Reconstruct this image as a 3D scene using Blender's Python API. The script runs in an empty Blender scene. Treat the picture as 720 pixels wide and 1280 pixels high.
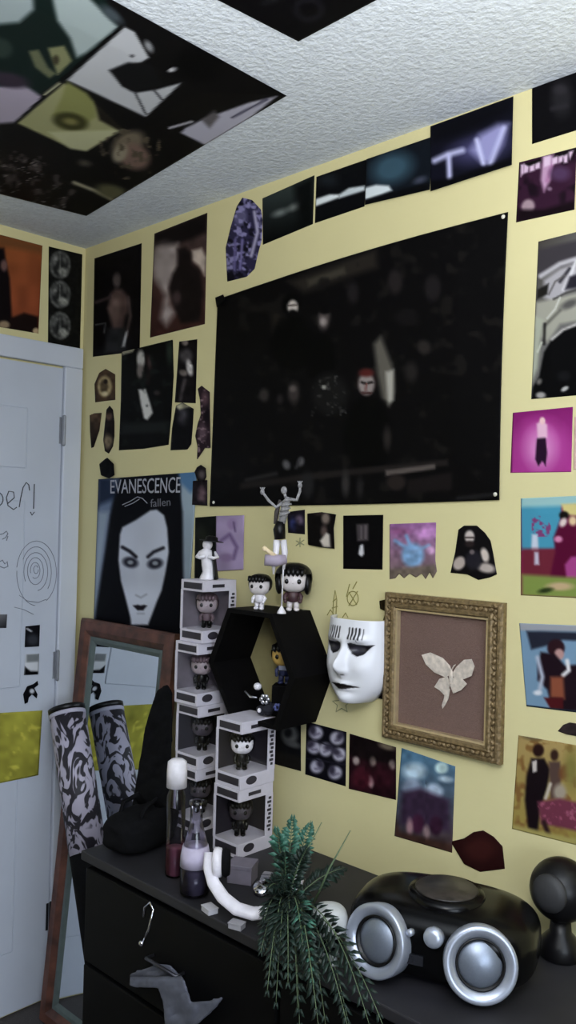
import bpy, bmesh, math, random
import numpy as np
from mathutils import Vector, Matrix
random.seed(4)
C = bpy.context.scene.collection
PI = math.pi

# ------------------------------------------------------------------ camera and room measures
F = 1069.0                       # focal length in pixels of the 720x1280 photograph
CAMZ = 1.56
CEIL = 2.44
UP = np.array([.025, 1, -10 / F]); UP /= np.linalg.norm(UP)          # world up in camera axes (right, up, back)
XA = np.array([1120, -18, F]); XA /= np.linalg.norm(XA)              # along the back wall
YA = np.cross(UP, XA)                                                # into the back wall
R = np.stack([XA, YA, UP])
CAM = np.array([0, 0, CAMZ])
XL, YB = -2.447, 1.563           # left wall, back wall
XR, YF = 1.75, -2.3              # right wall, rear wall

def ray(x, y):
    x = np.asarray(x, float); y = np.asarray(y, float)
    return np.stack([x - 360, 640 - y, -F * np.ones_like(x)], -1) @ R.T

def on(plane, x, y, off=0.0):    # a point of a wall / ceiling / table plane
    r = ray(x, y)
    if plane == 'back':  k = (YB - off) / r[..., 1]
    elif plane == 'left': k = (XL + off) / r[..., 0]
    elif plane == 'ceil': k = (CEIL - off - CAMZ) / r[..., 2]
    else: k = (float(plane) - CAMZ) / r[..., 2]
    return r * np.asarray(k)[..., None] + CAM

def at(x, y, d):                 # a point at distance d in front of the lens
    return Vector(ray(x, y) * (d / F) + CAM)
def proj(p):
    q = R.T @ (np.array(p) - CAM)
    return 360 + F * q[0] / -q[2], 640 - F * q[1] / -q[2]

# ------------------------------------------------------------------ materials
def lin(c):
    c = np.asarray(c, float) / 255.0
    return np.where(c <= .04045, c / 12.92, ((c + .055) / 1.055) ** 2.4)
MATS = {}
def mat(name, rgb, rough=.6, metal=0.0, var=.12, scale=40, bump=0.0, spec=.5, coat=0.0, emit=0):
    if name in MATS: return MATS[name]
    m = bpy.data.materials.new(name); m.use_nodes = True
    nt = m.node_tree; b = nt.nodes['Principled BSDF']
    col = lin(rgb)
    tc = nt.nodes.new('ShaderNodeTexCoord'); nz = nt.nodes.new('ShaderNodeTexNoise')
    nz.inputs['Scale'].default_value = scale; nz.inputs['Detail'].default_value = 4
    nt.links.new(tc.outputs['Object'], nz.inputs['Vector'])
    rp = nt.nodes.new('ShaderNodeValToRGB')
    rp.color_ramp.elements[0].position = .3; rp.color_ramp.elements[1].position = .7
    rp.color_ramp.elements[0].color = (*(col * (1 - var)), 1)
    rp.color_ramp.elements[1].color = (*np.minimum(col * (1 + var), 1), 1)
    nt.links.new(nz.outputs['Fac'], rp.inputs['Fac']); nt.links.new(rp.outputs['Color'], b.inputs['Base Color'])
    b.inputs['Roughness'].default_value = rough; b.inputs['Metallic'].default_value = metal
    b.inputs['Specular IOR Level'].default_value = spec; b.inputs['Coat Weight'].default_value = coat
    if bump:
        bp = nt.nodes.new('ShaderNodeBump'); bp.inputs['Strength'].default_value = bump; bp.inputs['Distance'].default_value = .004
        nt.links.new(nz.outputs['Fac'], bp.inputs['Height']); nt.links.new(bp.outputs['Normal'], b.inputs['Normal'])
    MATS[name] = m; return m

def print_mat():
    m = bpy.data.materials.new('printed_paper'); m.use_nodes = True
    nt = m.node_tree; b = nt.nodes['Principled BSDF']
    a = nt.nodes.new('ShaderNodeAttribute'); a.attribute_name = 'ink'
    nt.links.new(a.outputs['Color'], b.inputs['Base Color'])
    b.inputs['Roughness'].default_value = .55; b.inputs['Specular IOR Level'].default_value = .06
    return m
PRINT = print_mat()
INK_GLOSS = PRINT.copy(); INK_GLOSS.name = 'painted_gloss'
INK_GLOSS.node_tree.nodes['Principled BSDF'].inputs['Roughness'].default_value = .32
INK_GLOSS.node_tree.nodes['Principled BSDF'].inputs['Specular IOR Level'].default_value = .5

def clear_mat(name, tint=(1, 1, 1), gloss=.12, rough=.05):
    m = bpy.data.materials.new(name); m.use_nodes = True
    nt = m.node_tree; nt.nodes.remove(nt.nodes['Principled BSDF']); out = nt.nodes['Material Output']
    t = nt.nodes.new('ShaderNodeBsdfTransparent'); t.inputs[0].default_value = (*tint, 1)
    g = nt.nodes.new('ShaderNodeBsdfGlossy'); g.inputs['Roughness'].default_value = rough
    lw = nt.nodes.new('ShaderNodeLayerWeight'); lw.inputs['Blend'].default_value = gloss
    mx = nt.nodes.new('ShaderNodeMixShader')
    nt.links.new(lw.outputs['Fresnel'], mx.inputs[0]); nt.links.new(t.outputs[0], mx.inputs[1]); nt.links.new(g.outputs[0], mx.inputs[2])
    nt.links.new(mx.outputs[0], out.inputs[0]); return m
PANE = clear_mat('clear_pane', gloss=.06)
CLEAR = clear_mat('clear_plastic', (.80, .79, .86), gloss=.35, rough=.12)
SHEET = clear_mat('clear_sheet', gloss=.12, rough=.1)

# ------------------------------------------------------------------ mesh helpers
def link(name, bm, m, parent=None, smooth=False):
    me = bpy.data.meshes.new(name); bm.normal_update(); bm.to_mesh(me); bm.free()
    o = bpy.data.objects.new(name, me); C.objects.link(o)
    if m: me.materials.append(m)
    if smooth:
        for p in me.polygons: p.use_smooth = True
    if parent is not None:
        bpy.context.view_layer.update()
        o.parent = parent; o.matrix_parent_inverse = Matrix.Identity(4)
    return o
def tag(o, label=None, cat=None, group=None, kind=None):
    if label: o['label'] = label
    if cat: o['category'] = cat
    if group: o['group'] = group
    if kind: o['kind'] = kind
    return o
def thing(name, label, cat, loc=(0, 0, 0), rz=0, group=None):
    o = bpy.data.objects.new(name, None); C.objects.link(o); o.empty_display_size = .05
    o.location = loc; o.rotation_euler = (0, 0, rz); tag(o, label, cat, group); return o
def struct(name, bm, m, parent=None, smooth=False):
    o = link(name, bm, m, parent, smooth)
    if parent is None: o['kind'] = 'structure'
    return o
def bx(bm, x0, x1, y0, y1, z0, z1):
    v = [bm.verts.new(p) for p in ((x0,y0,z0),(x1,y0,z0),(x1,y1,z0),(x0,y1,z0),(x0,y0,z1),(x1,y0,z1),(x1,y1,z1),(x0,y1,z1))]
    for f in ((0,3,2,1),(4,5,6,7),(0,1,5,4),(1,2,6,5),(2,3,7,6),(3,0,4,7)): bm.faces.new([v[i] for i in f])
    return v
def box(*a, bev=0, seg=2):
    bm = bmesh.new(); bx(bm, *a)
    if bev: bmesh.ops.bevel(bm, geom=bm.edges[:], offset=bev, segments=seg, affect='EDGES', profile=.5)
    return bm
def boxes(lst, bev=0):
    bm = bmesh.new()
    for a in lst: bx(bm, *a)
    if bev: bmesh.ops.bevel(bm, geom=bm.edges[:], offset=bev, segments=2, affect='EDGES', profile=.5)
    return bm
def ell(bm, c, r, seg=20, rings=12, rot=None, pw=None):
    """ellipsoid (pw < 1 squares it off)"""
    c = Vector(c); rows = []
    for i in range(rings + 1):
        th = PI * i / rings; row = []
        for j in range(seg):
            ph = 2 * PI * j / seg
            n = Vector((math.sin(th) * math.cos(ph), math.sin(th) * math.sin(ph), math.cos(th)))
            if pw: n = Vector([math.copysign(abs(q) ** pw, q) for q in n])
            p = Vector((n.x * r[0], n.y * r[1], n.z * r[2]))
            if rot: p = rot @ p
            row.append(bm.verts.new(c + p))
            if i in (0, rings): break
        rows.append(row)
    for i in range(rings):
        a, b = rows[i], rows[i + 1]
        for j in range(seg):
            k = (j + 1) % seg
            if len(a) == 1: bm.faces.new((a[0], b[j], b[k]))
            elif len(b) == 1: bm.faces.new((a[j], b[0], a[k]))
            else: bm.faces.new((a[j], b[j], b[k], a[k]))
    return bm
def tube(bm, pts, rad, n=8, flat=1.0, cap=True):
    pts = [Vector(p) for p in pts]; rings = []
    rad = rad if hasattr(rad, '__len__') else [rad] * len(pts)
    ref = None
    for i, p in enumerate(pts):
        t = (pts[min(i + 1, len(pts) - 1)] - pts[max(i - 1, 0)]).normalized()
        if ref is None: ref = t.orthogonal().normalized()
        ref = (ref - t * ref.dot(t)).normalized(); b = t.cross(ref)
        rings.append([bm.verts.new(p + (ref * math.cos(2*PI*k/n) + b * math.sin(2*PI*k/n) * flat) * rad[i]) for k in range(n)])
    for a, b in zip(rings, rings[1:]):
        for k in range(n): bm.faces.new((a[k], a[(k+1)%n], b[(k+1)%n], b[k]))
    if cap: bm.faces.new(rings[0][::-1]); bm.faces.new(rings[-1])
    return bm
def lathe(bm, prof, c=(0,0,0), n=24, rot=None):
    """profile of (radius, height) turned about z"""
    c = Vector(c); rings = []
    for r, h in prof:
        ring = []
        for k in range(n):
            p = Vector((max(r, 1e-4) * math.cos(2*PI*k/n), max(r, 1e-4) * math.sin(2*PI*k/n), h))
            if rot: p = rot @ p
            ring.append(bm.verts.new(c + p))
        rings.append(ring)
    for a, b in zip(rings, rings[1:]):
        for k in range(n): bm.faces.new((a[k], a[(k+1)%n], b[(k+1)%n], b[k]))
    bm.faces.new(rings[0][::-1]); bm.faces.new(rings[-1])
    return bm
def B(): return bmesh.new()

# ------------------------------------------------------------------ printing pictures: ink laid on a fine mesh
def vnoise(x, y, s, seed):
    g = np.random.default_rng(seed).random((97, 97))
    u, v = x / s + 500, y / s + 500
    i, j = np.floor(u).astype(int), np.floor(v).astype(int); fu, fv = u - i, v - j
    fu = fu*fu*(3-2*fu); fv = fv*fv*(3-2*fv); i %= 96; j %= 96
    return (g[i,j]*(1-fu)+g[i+1,j]*fu)*(1-fv)+(g[i,j+1]*(1-fu)+g[i+1,j+1]*fu)*fv
def segd(x, y, pts, close):
    d = np.full(x.shape, 1e9); P = list(pts) + ([pts[0]] if close else [])
    for (ax, ay), (bx_, by_) in zip(P, P[1:]):
        ex, ey = bx_-ax, by_-ay; t = np.clip(((x-ax)*ex+(y-ay)*ey)/max(ex*ex+ey*ey, 1e-9), 0, 1)
        d = np.minimum(d, np.hypot(x-ax-t*ex, y-ay-t*ey))
    return d
def inside(x, y, pts):
    r = np.zeros(x.shape, bool)
    for (ax, ay), (bx_, by_) in zip(pts, list(pts[1:]) + [pts[0]]):
        if ay == by_: continue
        c = ((ay > y) != (by_ > y)) & (x < (bx_-ax)*(y-ay)/(by_-ay)+ax); r ^= c
    return r
def paint(x, y, ops):
    col = np.zeros(x.shape + (3,))
    def lay(al, c):
        nonlocal col
        col = col*(1-al[..., None]) + np.asarray(c, float)*al[..., None]
    for o in ops:
        k = o[0]
        if k == 'b': col[:] = o[1]
        elif k == 'g':                                     # gradient between two points
            _, x0, y0, x1, y1, a, b = o; ex, ey = x1-x0, y1-y0
            t = np.clip(((x-x0)*ex+(y-y0)*ey)/(ex*ex+ey*ey), 0, 1)[..., None]
            col = np.asarray(a, float)*(1-t)+np.asarray(b, float)*t
        elif k == 'e':                                     # ellipse
            _, cx, cy, rx, ry, rot, c = o[:7]; s = o[7] if len(o) > 7 else 2
            a = math.radians(rot); u = (x-cx)*math.cos(a)+(y-cy)*math.sin(a); v = -(x-cx)*math.sin(a)+(y-cy)*math.cos(a)
            d = (np.hypot(u/rx, v/ry)-1)*min(rx, ry); lay(np.clip(.5-d/s, 0, 1), c)
        elif k == 'p':                                     # polygon
            s = o[3] if len(o) > 3 else 2
            d = segd(x, y, o[1], True); d = np.where(inside(x, y, o[1]), -d, d); lay(np.clip(.5-d/s, 0, 1), o[2])
        elif k == 'l':                                     # stroke
            s = o[4] if len(o) > 4 else 1.5
            lay(np.clip(.5-(segd(x, y, o[1], False)-o[2]/2)/s, 0, 1), o[3])
        elif k == 'n':                                     # mottling
            _, s, amp, seed = o[:4]
            col = col*(1+amp*(2*vnoise(x, y, s, seed)-1)[..., None])
        elif k == 'N':                                     # blotches of another colour
            _, s, thr, c, seed = o[:5]; q = o[5] if len(o) > 5 else None
            al = np.clip((vnoise(x, y, s, seed)*.6+vnoise(x, y, s*.45, seed+1)*.4-thr)*6, 0, 1)
            if q: al = al*inside(x, y, q)
            lay(al, c)
    return np.clip(lin(np.clip((col-7)*255/248, 0, 255)), 0.0012, .92)

def sheet(name, plane, pts, ops, label=None, cat='picture', group=None, off=.0006, step=1.6, curl=.002, seed=0, parent=None, sol=.0009, bend=None, material=None):
    """a piece of paper pinned flat on a wall or ceiling; outline given as measured on the photograph"""
    pts = [tuple(p) for p in pts]
    if len(pts) == 4:
        (ax, ay), (bx_, by_), (cx, cy), (dx, dy) = pts
        w = max(math.hypot(bx_-ax, by_-ay), math.hypot(cx-dx, cy-dy)); h = max(math.hypot(dx-ax, dy-ay), math.hypot(cx-bx_, cy-by_))
        nu, nv = max(3, int(w/step)), max(3, int(h/step))
        u, v = np.meshgrid(np.linspace(0, 1, nu+1), np.linspace(0, 1, nv+1))
        X = (ax*(1-u)+bx_*u)*(1-v)+(dx*(1-u)+cx*u)*v; Y = (ay*(1-u)+by_*u)*(1-v)+(dy*(1-u)+cy*u)*v
        if bend: X, Y = bend(u, v, X, Y)
        keep = np.ones((nv, nu), bool)
        pass
    else:
        xs, ys = [p[0] for p in pts], [p[1] for p in pts]
        nu, nv = max(4, int((max(xs)-min(xs))/step)), max(4, int((max(ys)-min(ys))/step))
        X, Y = np.meshgrid(np.linspace(min(xs), max(xs), nu+1), np.linspace(min(ys), max(ys), nv+1))
        mx, my = (X[:-1,:-1]+X[1:,1:])/2, (Y[:-1,:-1]+Y[1:,1:])/2
        keep = inside(mx, my, pts)
        cnt = np.zeros(X.shape, int)
        for di in (0, 1):
            for dj in (0, 1): cnt[di:di+nv, dj:dj+nu] += keep
        bd = (cnt > 0) & (cnt < 4)
        for i, j in zip(*np.nonzero(bd)):                   # settle the rim onto the cut line
            best = (1e9, 0, 0); x, y = X[i, j], Y[i, j]
            for (ax, ay), (bx_, by_) in zip(pts, pts[1:] + pts[:1]):
                ex, ey = bx_-ax, by_-ay; t = min(1, max(0, ((x-ax)*ex+(y-ay)*ey)/max(ex*ex+ey*ey, 1e-9)))
                d = math.hypot(x-ax-t*ex, y-ay-t*ey)
                if d < best[0]: best = (d, ax+t*ex, ay+t*ey)
            if best[0] < step*1.6: X[i, j], Y[i, j] = best[1], best[2]
        u, v = (X-min(xs))/(max(xs)-min(xs)), (Y-min(ys))/(max(ys)-min(ys))
    bulge = curl * (vnoise(u*3, v*3, 1.0, seed+11) + .6*vnoise(u*6, v*6, 1.0, seed+12))
    bulge = bulge*np.clip(6*np.minimum(np.minimum(u, 1-u), np.minimum(v, 1-v)), 0, 1)
    P = on(plane, X, Y, off + bulge)
    col = paint(X, Y, ops)
    idx = -np.ones(X.shape, int); V = []; Fc = []; cols = []
    for i in range(nv):
        for j in range(nu):
            if not keep[i, j]: continue
            q = []
            for a, b in ((i, j), (i+1, j), (i+1, j+1), (i, j+1)):
                if idx[a, b] < 0: idx[a, b] = len(V); V.append(P[a, b]); cols.append(col[a, b])
                q.append(idx[a, b])
            Fc.append(q)
    me = bpy.data.meshes.new(name); me.from_pydata([tuple(p) for p in V], [], [tuple(map(int, q)) for q in Fc])
    n0 = me.polygons[0].normal if len(me.polygons) else Vector((0, 0, 1))
    a = me.color_attributes.new('ink', 'FLOAT_COLOR', 'POINT')
    a.data.foreach_set('color', np.concatenate([np.array(cols), np.ones((len(cols), 1))], 1).astype(np.float32).ravel())
    for p in me.polygons: p.use_smooth = True
    me.materials.append(material or PRINT)
    o = bpy.data.objects.new(name, me); C.objects.link(o)
    md = o.modifiers.new('paper', 'SOLIDIFY'); md.thickness = sol; md.offset = -1
    if parent is not None: o.parent = parent
    else: tag(o, label, cat, group)
    return o

def strokes(bm, plane, lines, w, off=.0015):
    """pen lines drawn on a surface: flat ribbons"""
    for ln in lines:
        P = [Vector(p) for p in on(plane, [q[0] for q in ln], [q[1] for q in ln], off)]
        tube(bm, P, w, n=6)
    return bm
def arc(cx, cy, rx, ry, a0, a1, n=14):
    return [(cx+rx*math.cos(math.radians(a0+(a1-a0)*i/n)), cy+ry*math.sin(math.radians(a0+(a1-a0)*i/n))) for i in range(n+1)]

def lettering(name, text, plane, quad, m, off, parent, depth=.0004):
    cu = bpy.data.curves.new(name, 'FONT'); cu.body = text; cu.resolution_u = 3
    t = bpy.data.objects.new(name, cu); C.objects.link(t)
    dg = bpy.context.evaluated_depsgraph_get(); me = bpy.data.meshes.new_from_object(t.evaluated_get(dg))
    bpy.data.objects.remove(t)
    co = np.array([v.co[:] for v in me.vertices]); mn, mxx = co.min(0), co.max(0)
    u = (co[:,0]-mn[0])/(mxx[0]-mn[0]); v = 1-(co[:,1]-mn[1])/(mxx[1]-mn[1])
    (ax, ay), (bx_, by_), (cx, cy), (dx, dy) = quad
    X = (ax*(1-u)+bx_*u)*(1-v)+(dx*(1-u)+cx*u)*v; Y = (ay*(1-u)+by_*u)*(1-v)+(dy*(1-u)+cy*u)*v
    P = on(plane, X, Y, off)
    for vt, p in zip(me.vertices, P): vt.co = p
    me.materials.clear(); me.materials.append(m)
    o = bpy.data.objects.new(name, me); C.objects.link(o); o.parent = parent
    md = o.modifiers.new('ink', 'SOLIDIFY'); md.thickness = depth; md.offset = 0
    return o

# ------------------------------------------------------------------ the room
def wall_mat():
    m = mat('yellow_wall_paint', (214, 204, 154), .75, var=.035, scale=3, spec=.25)
    nt = m.node_tree; b = nt.nodes['Principled BSDF']
    n2 = nt.nodes.new('ShaderNodeTexNoise'); n2.inputs['Scale'].default_value = 220
    bp = nt.nodes.new('ShaderNodeBump'); bp.inputs['Strength'].default_value = .12; bp.inputs['Distance'].default_value = .002
    nt.links.new(n2.outputs['Fac'], bp.inputs['Height']); nt.links.new(bp.outputs['Normal'], b.inputs['Normal']); return m
def ceil_mat():
    m = mat('popcorn_ceiling', (206, 212, 220), .9, var=.08, scale=90, spec=.1, bump=.4)
    m.node_tree.nodes['Bump'].inputs['Distance'].default_value = .012
    m.node_tree.nodes['Noise Texture'].inputs['Detail'].default_value = 6
    return m
WALL, CEILM = wall_mat(), ceil_mat()
WHITE = mat('white_trim_paint', (202, 207, 218), .45, var=.03, scale=6)
DOORM = mat('white_door_paint', (196, 202, 214), .45, var=.04, scale=4)
T = .1
struct('floor', box(XL-T, XR+T, YF-T, YB+T, -T, 0), mat('dark_carpet', (70, 66, 66), .95, var=.3, scale=200, bump=.5))
struct('ceiling', box(XL-T, XR+T, YF-T, YB+T, CEIL, CEIL+T), CEILM)
wall_back = struct('wall_back', box(XL-T, XR+T, YB, YB+T, 0, CEIL), WALL)
struct('wall_left', box(XL-T, XL, YF-T, YB, 0, CEIL), WALL)
DIM = mat('bounce_cut_dark', (74, 68, 60), .8, var=.3, scale=5)  # unseen walls coloured dark to cut bounced light
struct('wall_rear', box(XL, XR, YF-T, YF, 0, CEIL), DIM)
W0, W1, WZ0, WZ1 = -1.55, .25, .95, 2.1           # window in the right wall
struct('wall_right', boxes([(XR, XR+T, YF, W0, 0, CEIL), (XR, XR+T, W1, YB, 0, CEIL), (XR, XR+T, W0, W1, 0, WZ0), (XR, XR+T, W0, W1, WZ1, CEIL)]), DIM)
win = struct('window_1', boxes([(XR-.02, XR+.06, W0-.05, W0+.03, WZ0-.05, WZ1+.05), (XR-.02, XR+.06, W1-.03, W1+.05, WZ0-.05, WZ1+.05),
      (XR-.02, XR+.06, W0, W1, WZ0-.05, WZ0+.03), (XR-.02, XR+.06, W0, W1, WZ1-.03, WZ1+.05), (XR+.02, XR+.05, (W0+W1)/2-.02, (W0+W1)/2+.02, WZ0, WZ1)]), WHITE)
link('pane', box(XR+.03, XR+.036, W0+.01, W1-.01, WZ0+.01, WZ1-.01), PANE, win)

# door and its casing on the left wall
D0, D1, DZ = .73, 1.488, 2.034
door = struct('door_1', box(XL+.002, XL+.012, D0, D1-.004, .01, DZ-.004), DOORM)
pan = B()
for z0, z1 in ((1.70, 1.89), (1.02, 1.60), (.2, .86)):
    for y0, y1 in ((D0+.11, D0+.33), (D1-.36, D1-.125)):
        bx(pan, XL+.010, XL+.0145, y0, y1, z0, z1)
bmesh.ops.bevel(pan, geom=pan.edges[:], offset=.004, segments=3, affect='EDGES', profile=.35)
link('raised_panel', pan, DOORM, door)
hm = mat('hinge_metal', (150, 153, 160), .4, .5)
for z in (1.83, 1.075, .27):
    hb = B(); lathe(hb, [(.003, -.05), (.006, -.046), (.006, .046), (.003, .05)], (XL+.021, D1, z), 10)
    bx(hb, XL+.0115, XL+.0135, D1-.012, D1-.004, z-.043, z+.043)
    link('hinge', hb, hm if z > .5 else mat('dark_hinge', (40, 42, 46), .5, .5), door)
struct('trim_1', boxes([(XL, XL+.022, D1-.001, 1.553, 0, DZ+.003), (XL, XL+.022, D0-.07, D0+.001, 0, DZ+.003), (XL, XL+.022, D0-.07, 1.553, DZ+.003, DZ+.07)], .004), WHITE)
struct('baseboard_back', box(XL, XR, YB-.014, YB, 0, .09, bev=.004), WHITE)
# pen writing and doodles on the door
PEN = mat('black_pen', (52, 54, 62), .6)
PENG = mat('grey_pen', (112, 116, 128), .6)
PO = .0152
txt = B()
strokes(txt, 'left', [[(-6, 600)] + arc(-4, 624, 8, 9, -90, 270), [(9, 630), (18, 622), (17, 615), (11, 614), (8, 622), (10, 632), (17, 637), (21, 634)],
    [(24, 634), (26, 622), (29, 609), (33, 603), (36, 606), (37, 613)], [(43, 605), (42.5, 620), (42, 636)], [(38, 640), (40, 644), (43, 640)]], .0016, PO)
link('handwriting', txt, PEN, door)
txt = B()
strokes(txt, 'left', [[(0, 668), (4, 667), (8, 664), (10, 667), (7, 672), (3, 674)], [(8, 676), (10, 670)], [(0, 702), (3, 700), (6, 705), (9, 702), (10, 708), (5, 710), (0, 708)]], .0015, PO)
link('scribble', txt, PENG, door)
txt = B()
cir = [arc(45, 712, 3, 5, 0, 330)]
for i, (rx, ry, a0, a1) in enumerate([(6, 10, -200, 120), (10, 17, -170, 200), (15, 24, -210, 80), (19, 32, -150, 40), (25, 40, -170, 60), (25, 40, 95, 185)]):
    cir.append(arc(44+.4*i, 713+.8*i, rx, ry, a0, a1, 20))
cir += [[(24, 744), (34, 751), (48, 753), (58, 749)], [(18, 759), (30, 762), (42, 768)]]
strokes(txt, 'left', cir, .0009, PO)
link('spiral_doodle', txt, PENG, door)

GL = 'pictures taped to the white door'
K = (14, 14, 17)
sheet('photo_print', 'left', [(-8, 768), (9, 768), (8, 785), (-8, 785)], [('g', 0, 768, 8, 785, (120, 120, 124), (40, 40, 44))], 'small grey photo cut by the left edge of the picture, on the door', 'picture', GL, off=.0158, curl=.001)
sheet('photo_print', 'left', [(32, 783), (50, 781), (49, 808), (31, 809)], [('b', (24, 24, 28)), ('e', 41, 800, 7, 7, 0, (58, 60, 66), 6), ('l', [(34, 786), (39, 789)], 2, (200, 200, 206))], 'small near-black square photo topmost of three on the door', 'picture', GL, off=.0158, curl=.001)
sheet('photo_print', 'left', [(32, 818), (49, 817), (48, 843), (30, 844)], [('b', (206, 208, 212)), ('p', [(33, 818), (49, 817), (48, 827), (33, 828)], (120, 124, 126)), ('p', [(30, 844), (31, 833), (38, 839), (48, 839), (48, 845)], K)], 'small grey and white photo in the middle of three on the door', 'picture', GL, off=.0158, curl=.001)
sheet('cutout_picture', 'left', [(31, 880), (29, 868), (34, 858), (42, 855), (47, 851), (48, 856), (43, 860), (47, 868), (46, 873), (40, 868), (36, 872), (35, 878)],
      [('b', (16, 16, 20)), ('e', 40, 864, 3, 3, 0, (196, 198, 204), 2)], 'small black curled paper cutout lowest of three on the door', 'picture', GL, off=.0158, step=1, curl=.001)
sheet('paper_sheet', 'left', [(-95, 897), (53, 888), (48, 969), (-95, 999)], [('b', (158, 154, 66)), ('n', 26, .14, 5), ('n', 8, .08, 6), ('N', 10, .66, (205, 196, 86), 8)], 'plain olive yellow paper sheet taped across the white door', 'paper', None, off=.0158, step=3, curl=.004)

# ------------------------------------------------------------------ pictures on the left wall
GW = 'pictures on the wall above the door'
sheet('poster', 'left', [(-28, 286), (53, 307), (48, 417), (-28, 404)], [('g', 0, 300, 50, 410, (128, 74, 42), (150, 78, 52)), ('n', 14, .12, 3), ('p', [(-28, 286), (53, 307), (53, 317), (-28, 302)], (112, 72, 44), 8),
    ('p', [(-28, 312), (5, 310), (8, 330), (12, 348), (15, 400), (12, 415), (-28, 410)], (22, 16, 18), 4), ('e', 5, 332, 4, 7, 0, (110, 84, 80), 3), ('p', [(12, 398), (30, 391), (48, 396), (48, 418), (10, 414)], (30, 20, 18), 4), ('e', 5, 406, 7, 5, 0, (150, 130, 105), 3), ('e', 45, 414, 4, 4, 0, (190, 165, 130), 2)],
    'burnt orange poster with a dark standing figure above the door', 'poster', GW, seed=1)
brain = []
for y in (331, 368, 407):
    brain += [('e', 75, y, 13, 17, 0, (104, 104, 100), 3), ('e', 75, y, 10.5, 14, 0, (44, 44, 43), 4), ('l', [(75, y-11), (75, y+10)], 2, (96, 96, 92)), ('e', 79, y+9, 6, 5, 30, (138, 138, 130), 4), ('e', 69, y-6, 3, 6, 20, (112, 112, 108), 3), ('e', 81, y-7, 2.5, 5, -20, (92, 92, 88), 3)]
sheet('poster', 'left', [(61, 308), (103, 318), (100, 437), (60, 429)], [('b', (24, 24, 22))] + brain + [('n', 3, .25, 4)], 'tall black strip print with three round grey scan images beside the corner', 'poster', GW, seed=2)

# ------------------------------------------------------------------ pictures on the back wall
G = 'pictures on the yellow back wall'
def carry_on(pts):                     # prints that run past the edge of the photograph go on to their full width
    return [(x+66, 675+(y-675)*(1+66/1486)) if x >= 724 else (x, y) for x, y in pts]
def pic(pts, ops, label, name='photo_print', cat='picture', **k):
    if max(p[0] for p in pts) >= 724:
        pts = carry_on(pts); ops = [(o[0], carry_on(o[1])) + tuple(o[2:]) if o[0] in 'pl' else o for o in ops]
    return sheet(name, 'back', pts, ops, label, cat, G, **k)

pic([(118, 323), (177, 304), (174.5, 439), (116, 446)], [('b', (16, 14, 16)), ('e', 146, 350, 5, 9, 0, (96, 86, 84), 4), ('p', [(138, 368), (144, 361), (152, 362), (161, 371), (160, 390), (156, 396), (154, 412), (140, 412), (139, 396), (134, 385)], (92, 74, 70), 6),
    ('e', 144, 385, 7, 16, 8, (108, 90, 84), 6), ('l', [(160, 372), (163, 395), (158, 420)], 4, (78, 66, 64), 3), ('l', [(137, 372), (120, 378)], 4, (60, 50, 50), 3), ('p', [(134, 410), (156, 410), (158, 440), (130, 442)], (40, 40, 42), 6), ('l', [(120, 406), (132, 404), (130, 416)], 1.5, (90, 90, 90), 2), ('p', [(157, 415), (160, 413), (156, 433), (152, 434)], (170, 170, 172), 2), ('n', 9, .25, 7)],
    'black poster of a pale bare-chested man beside the corner', 'poster', 'poster', seed=3)
pic([(193, 292), (259, 266), (256, 405), (187.5, 422)], [('g', 220, 275, 220, 420, (70, 58, 56), (62, 38, 34)), ('p', [(193, 292), (259, 266), (259, 290), (225, 305), (193, 310)], (24, 18, 18), 8), ('e', 206, 330, 16, 24, 0, (142, 132, 128), 14), ('p', [(197, 310), (222, 304), (222, 340), (212, 350), (212, 380), (220, 390), (208, 408), (200, 398), (206, 370), (194, 345)], (158, 146, 142), 10), ('p', [(240, 313), (252, 310), (258, 322), (256, 345), (248, 332), (240, 325)], (186, 170, 158), 5),
    ('p', [(222, 312), (232, 308), (238, 316), (240, 330), (250, 340), (254, 365), (250, 402), (226, 404), (218, 385), (211, 360), (216, 342), (222, 332)], (28, 22, 22), 6), ('e', 221, 372, 5, 8, 0, (64, 52, 52), 5), ('n', 8, .12, 9)],
    'faded brown poster of a dark winged figure against pale smoke', 'poster', 'poster', seed=4)
pic([(119, 503), (118, 480), (124, 466), (132, 461), (144, 468), (144, 500), (133, 501)], [('b', (74, 58, 44)), ('e', 131, 483, 9, 13, 0, (168, 150, 112), 3), ('e', 130, 483, 5, 8, 0, (92, 78, 58), 3), ('e', 132, 477, 2.5, 3, 0, (40, 32, 28), 2), ('e', 131, 492, 4, 3, 0, (190, 176, 140), 2), ('n', 4, .2, 10)], 'small brown shield-shaped paper cutout below the bare-chested man poster', 'cutout_picture', step=1.1)
pic([(112, 519), (118, 516.5), (127, 516), (124, 538), (117, 559), (114, 560), (112.5, 540)], [('g', 112, 516, 120, 560, (84, 66, 50), (30, 24, 22)), ('n', 5, .25, 12)], 'narrow brown paper wedge at the edge of the corner', 'cutout_picture', step=1.1)
pic([(133, 512), (137, 507), (141, 512), (143, 527), (143, 545), (141, 558), (136, 567), (131, 564), (129, 550), (131, 530)], [('b', (30, 25, 24)), ('e', 136, 520, 4, 5, 0, (84, 68, 58), 3), ('e', 135, 552, 5, 9, 0, (120, 106, 86), 4), ('n', 4, .3, 13)], 'slender dark figure cutout left of the long-haired woman print', 'cutout_picture', step=1.1)
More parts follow.
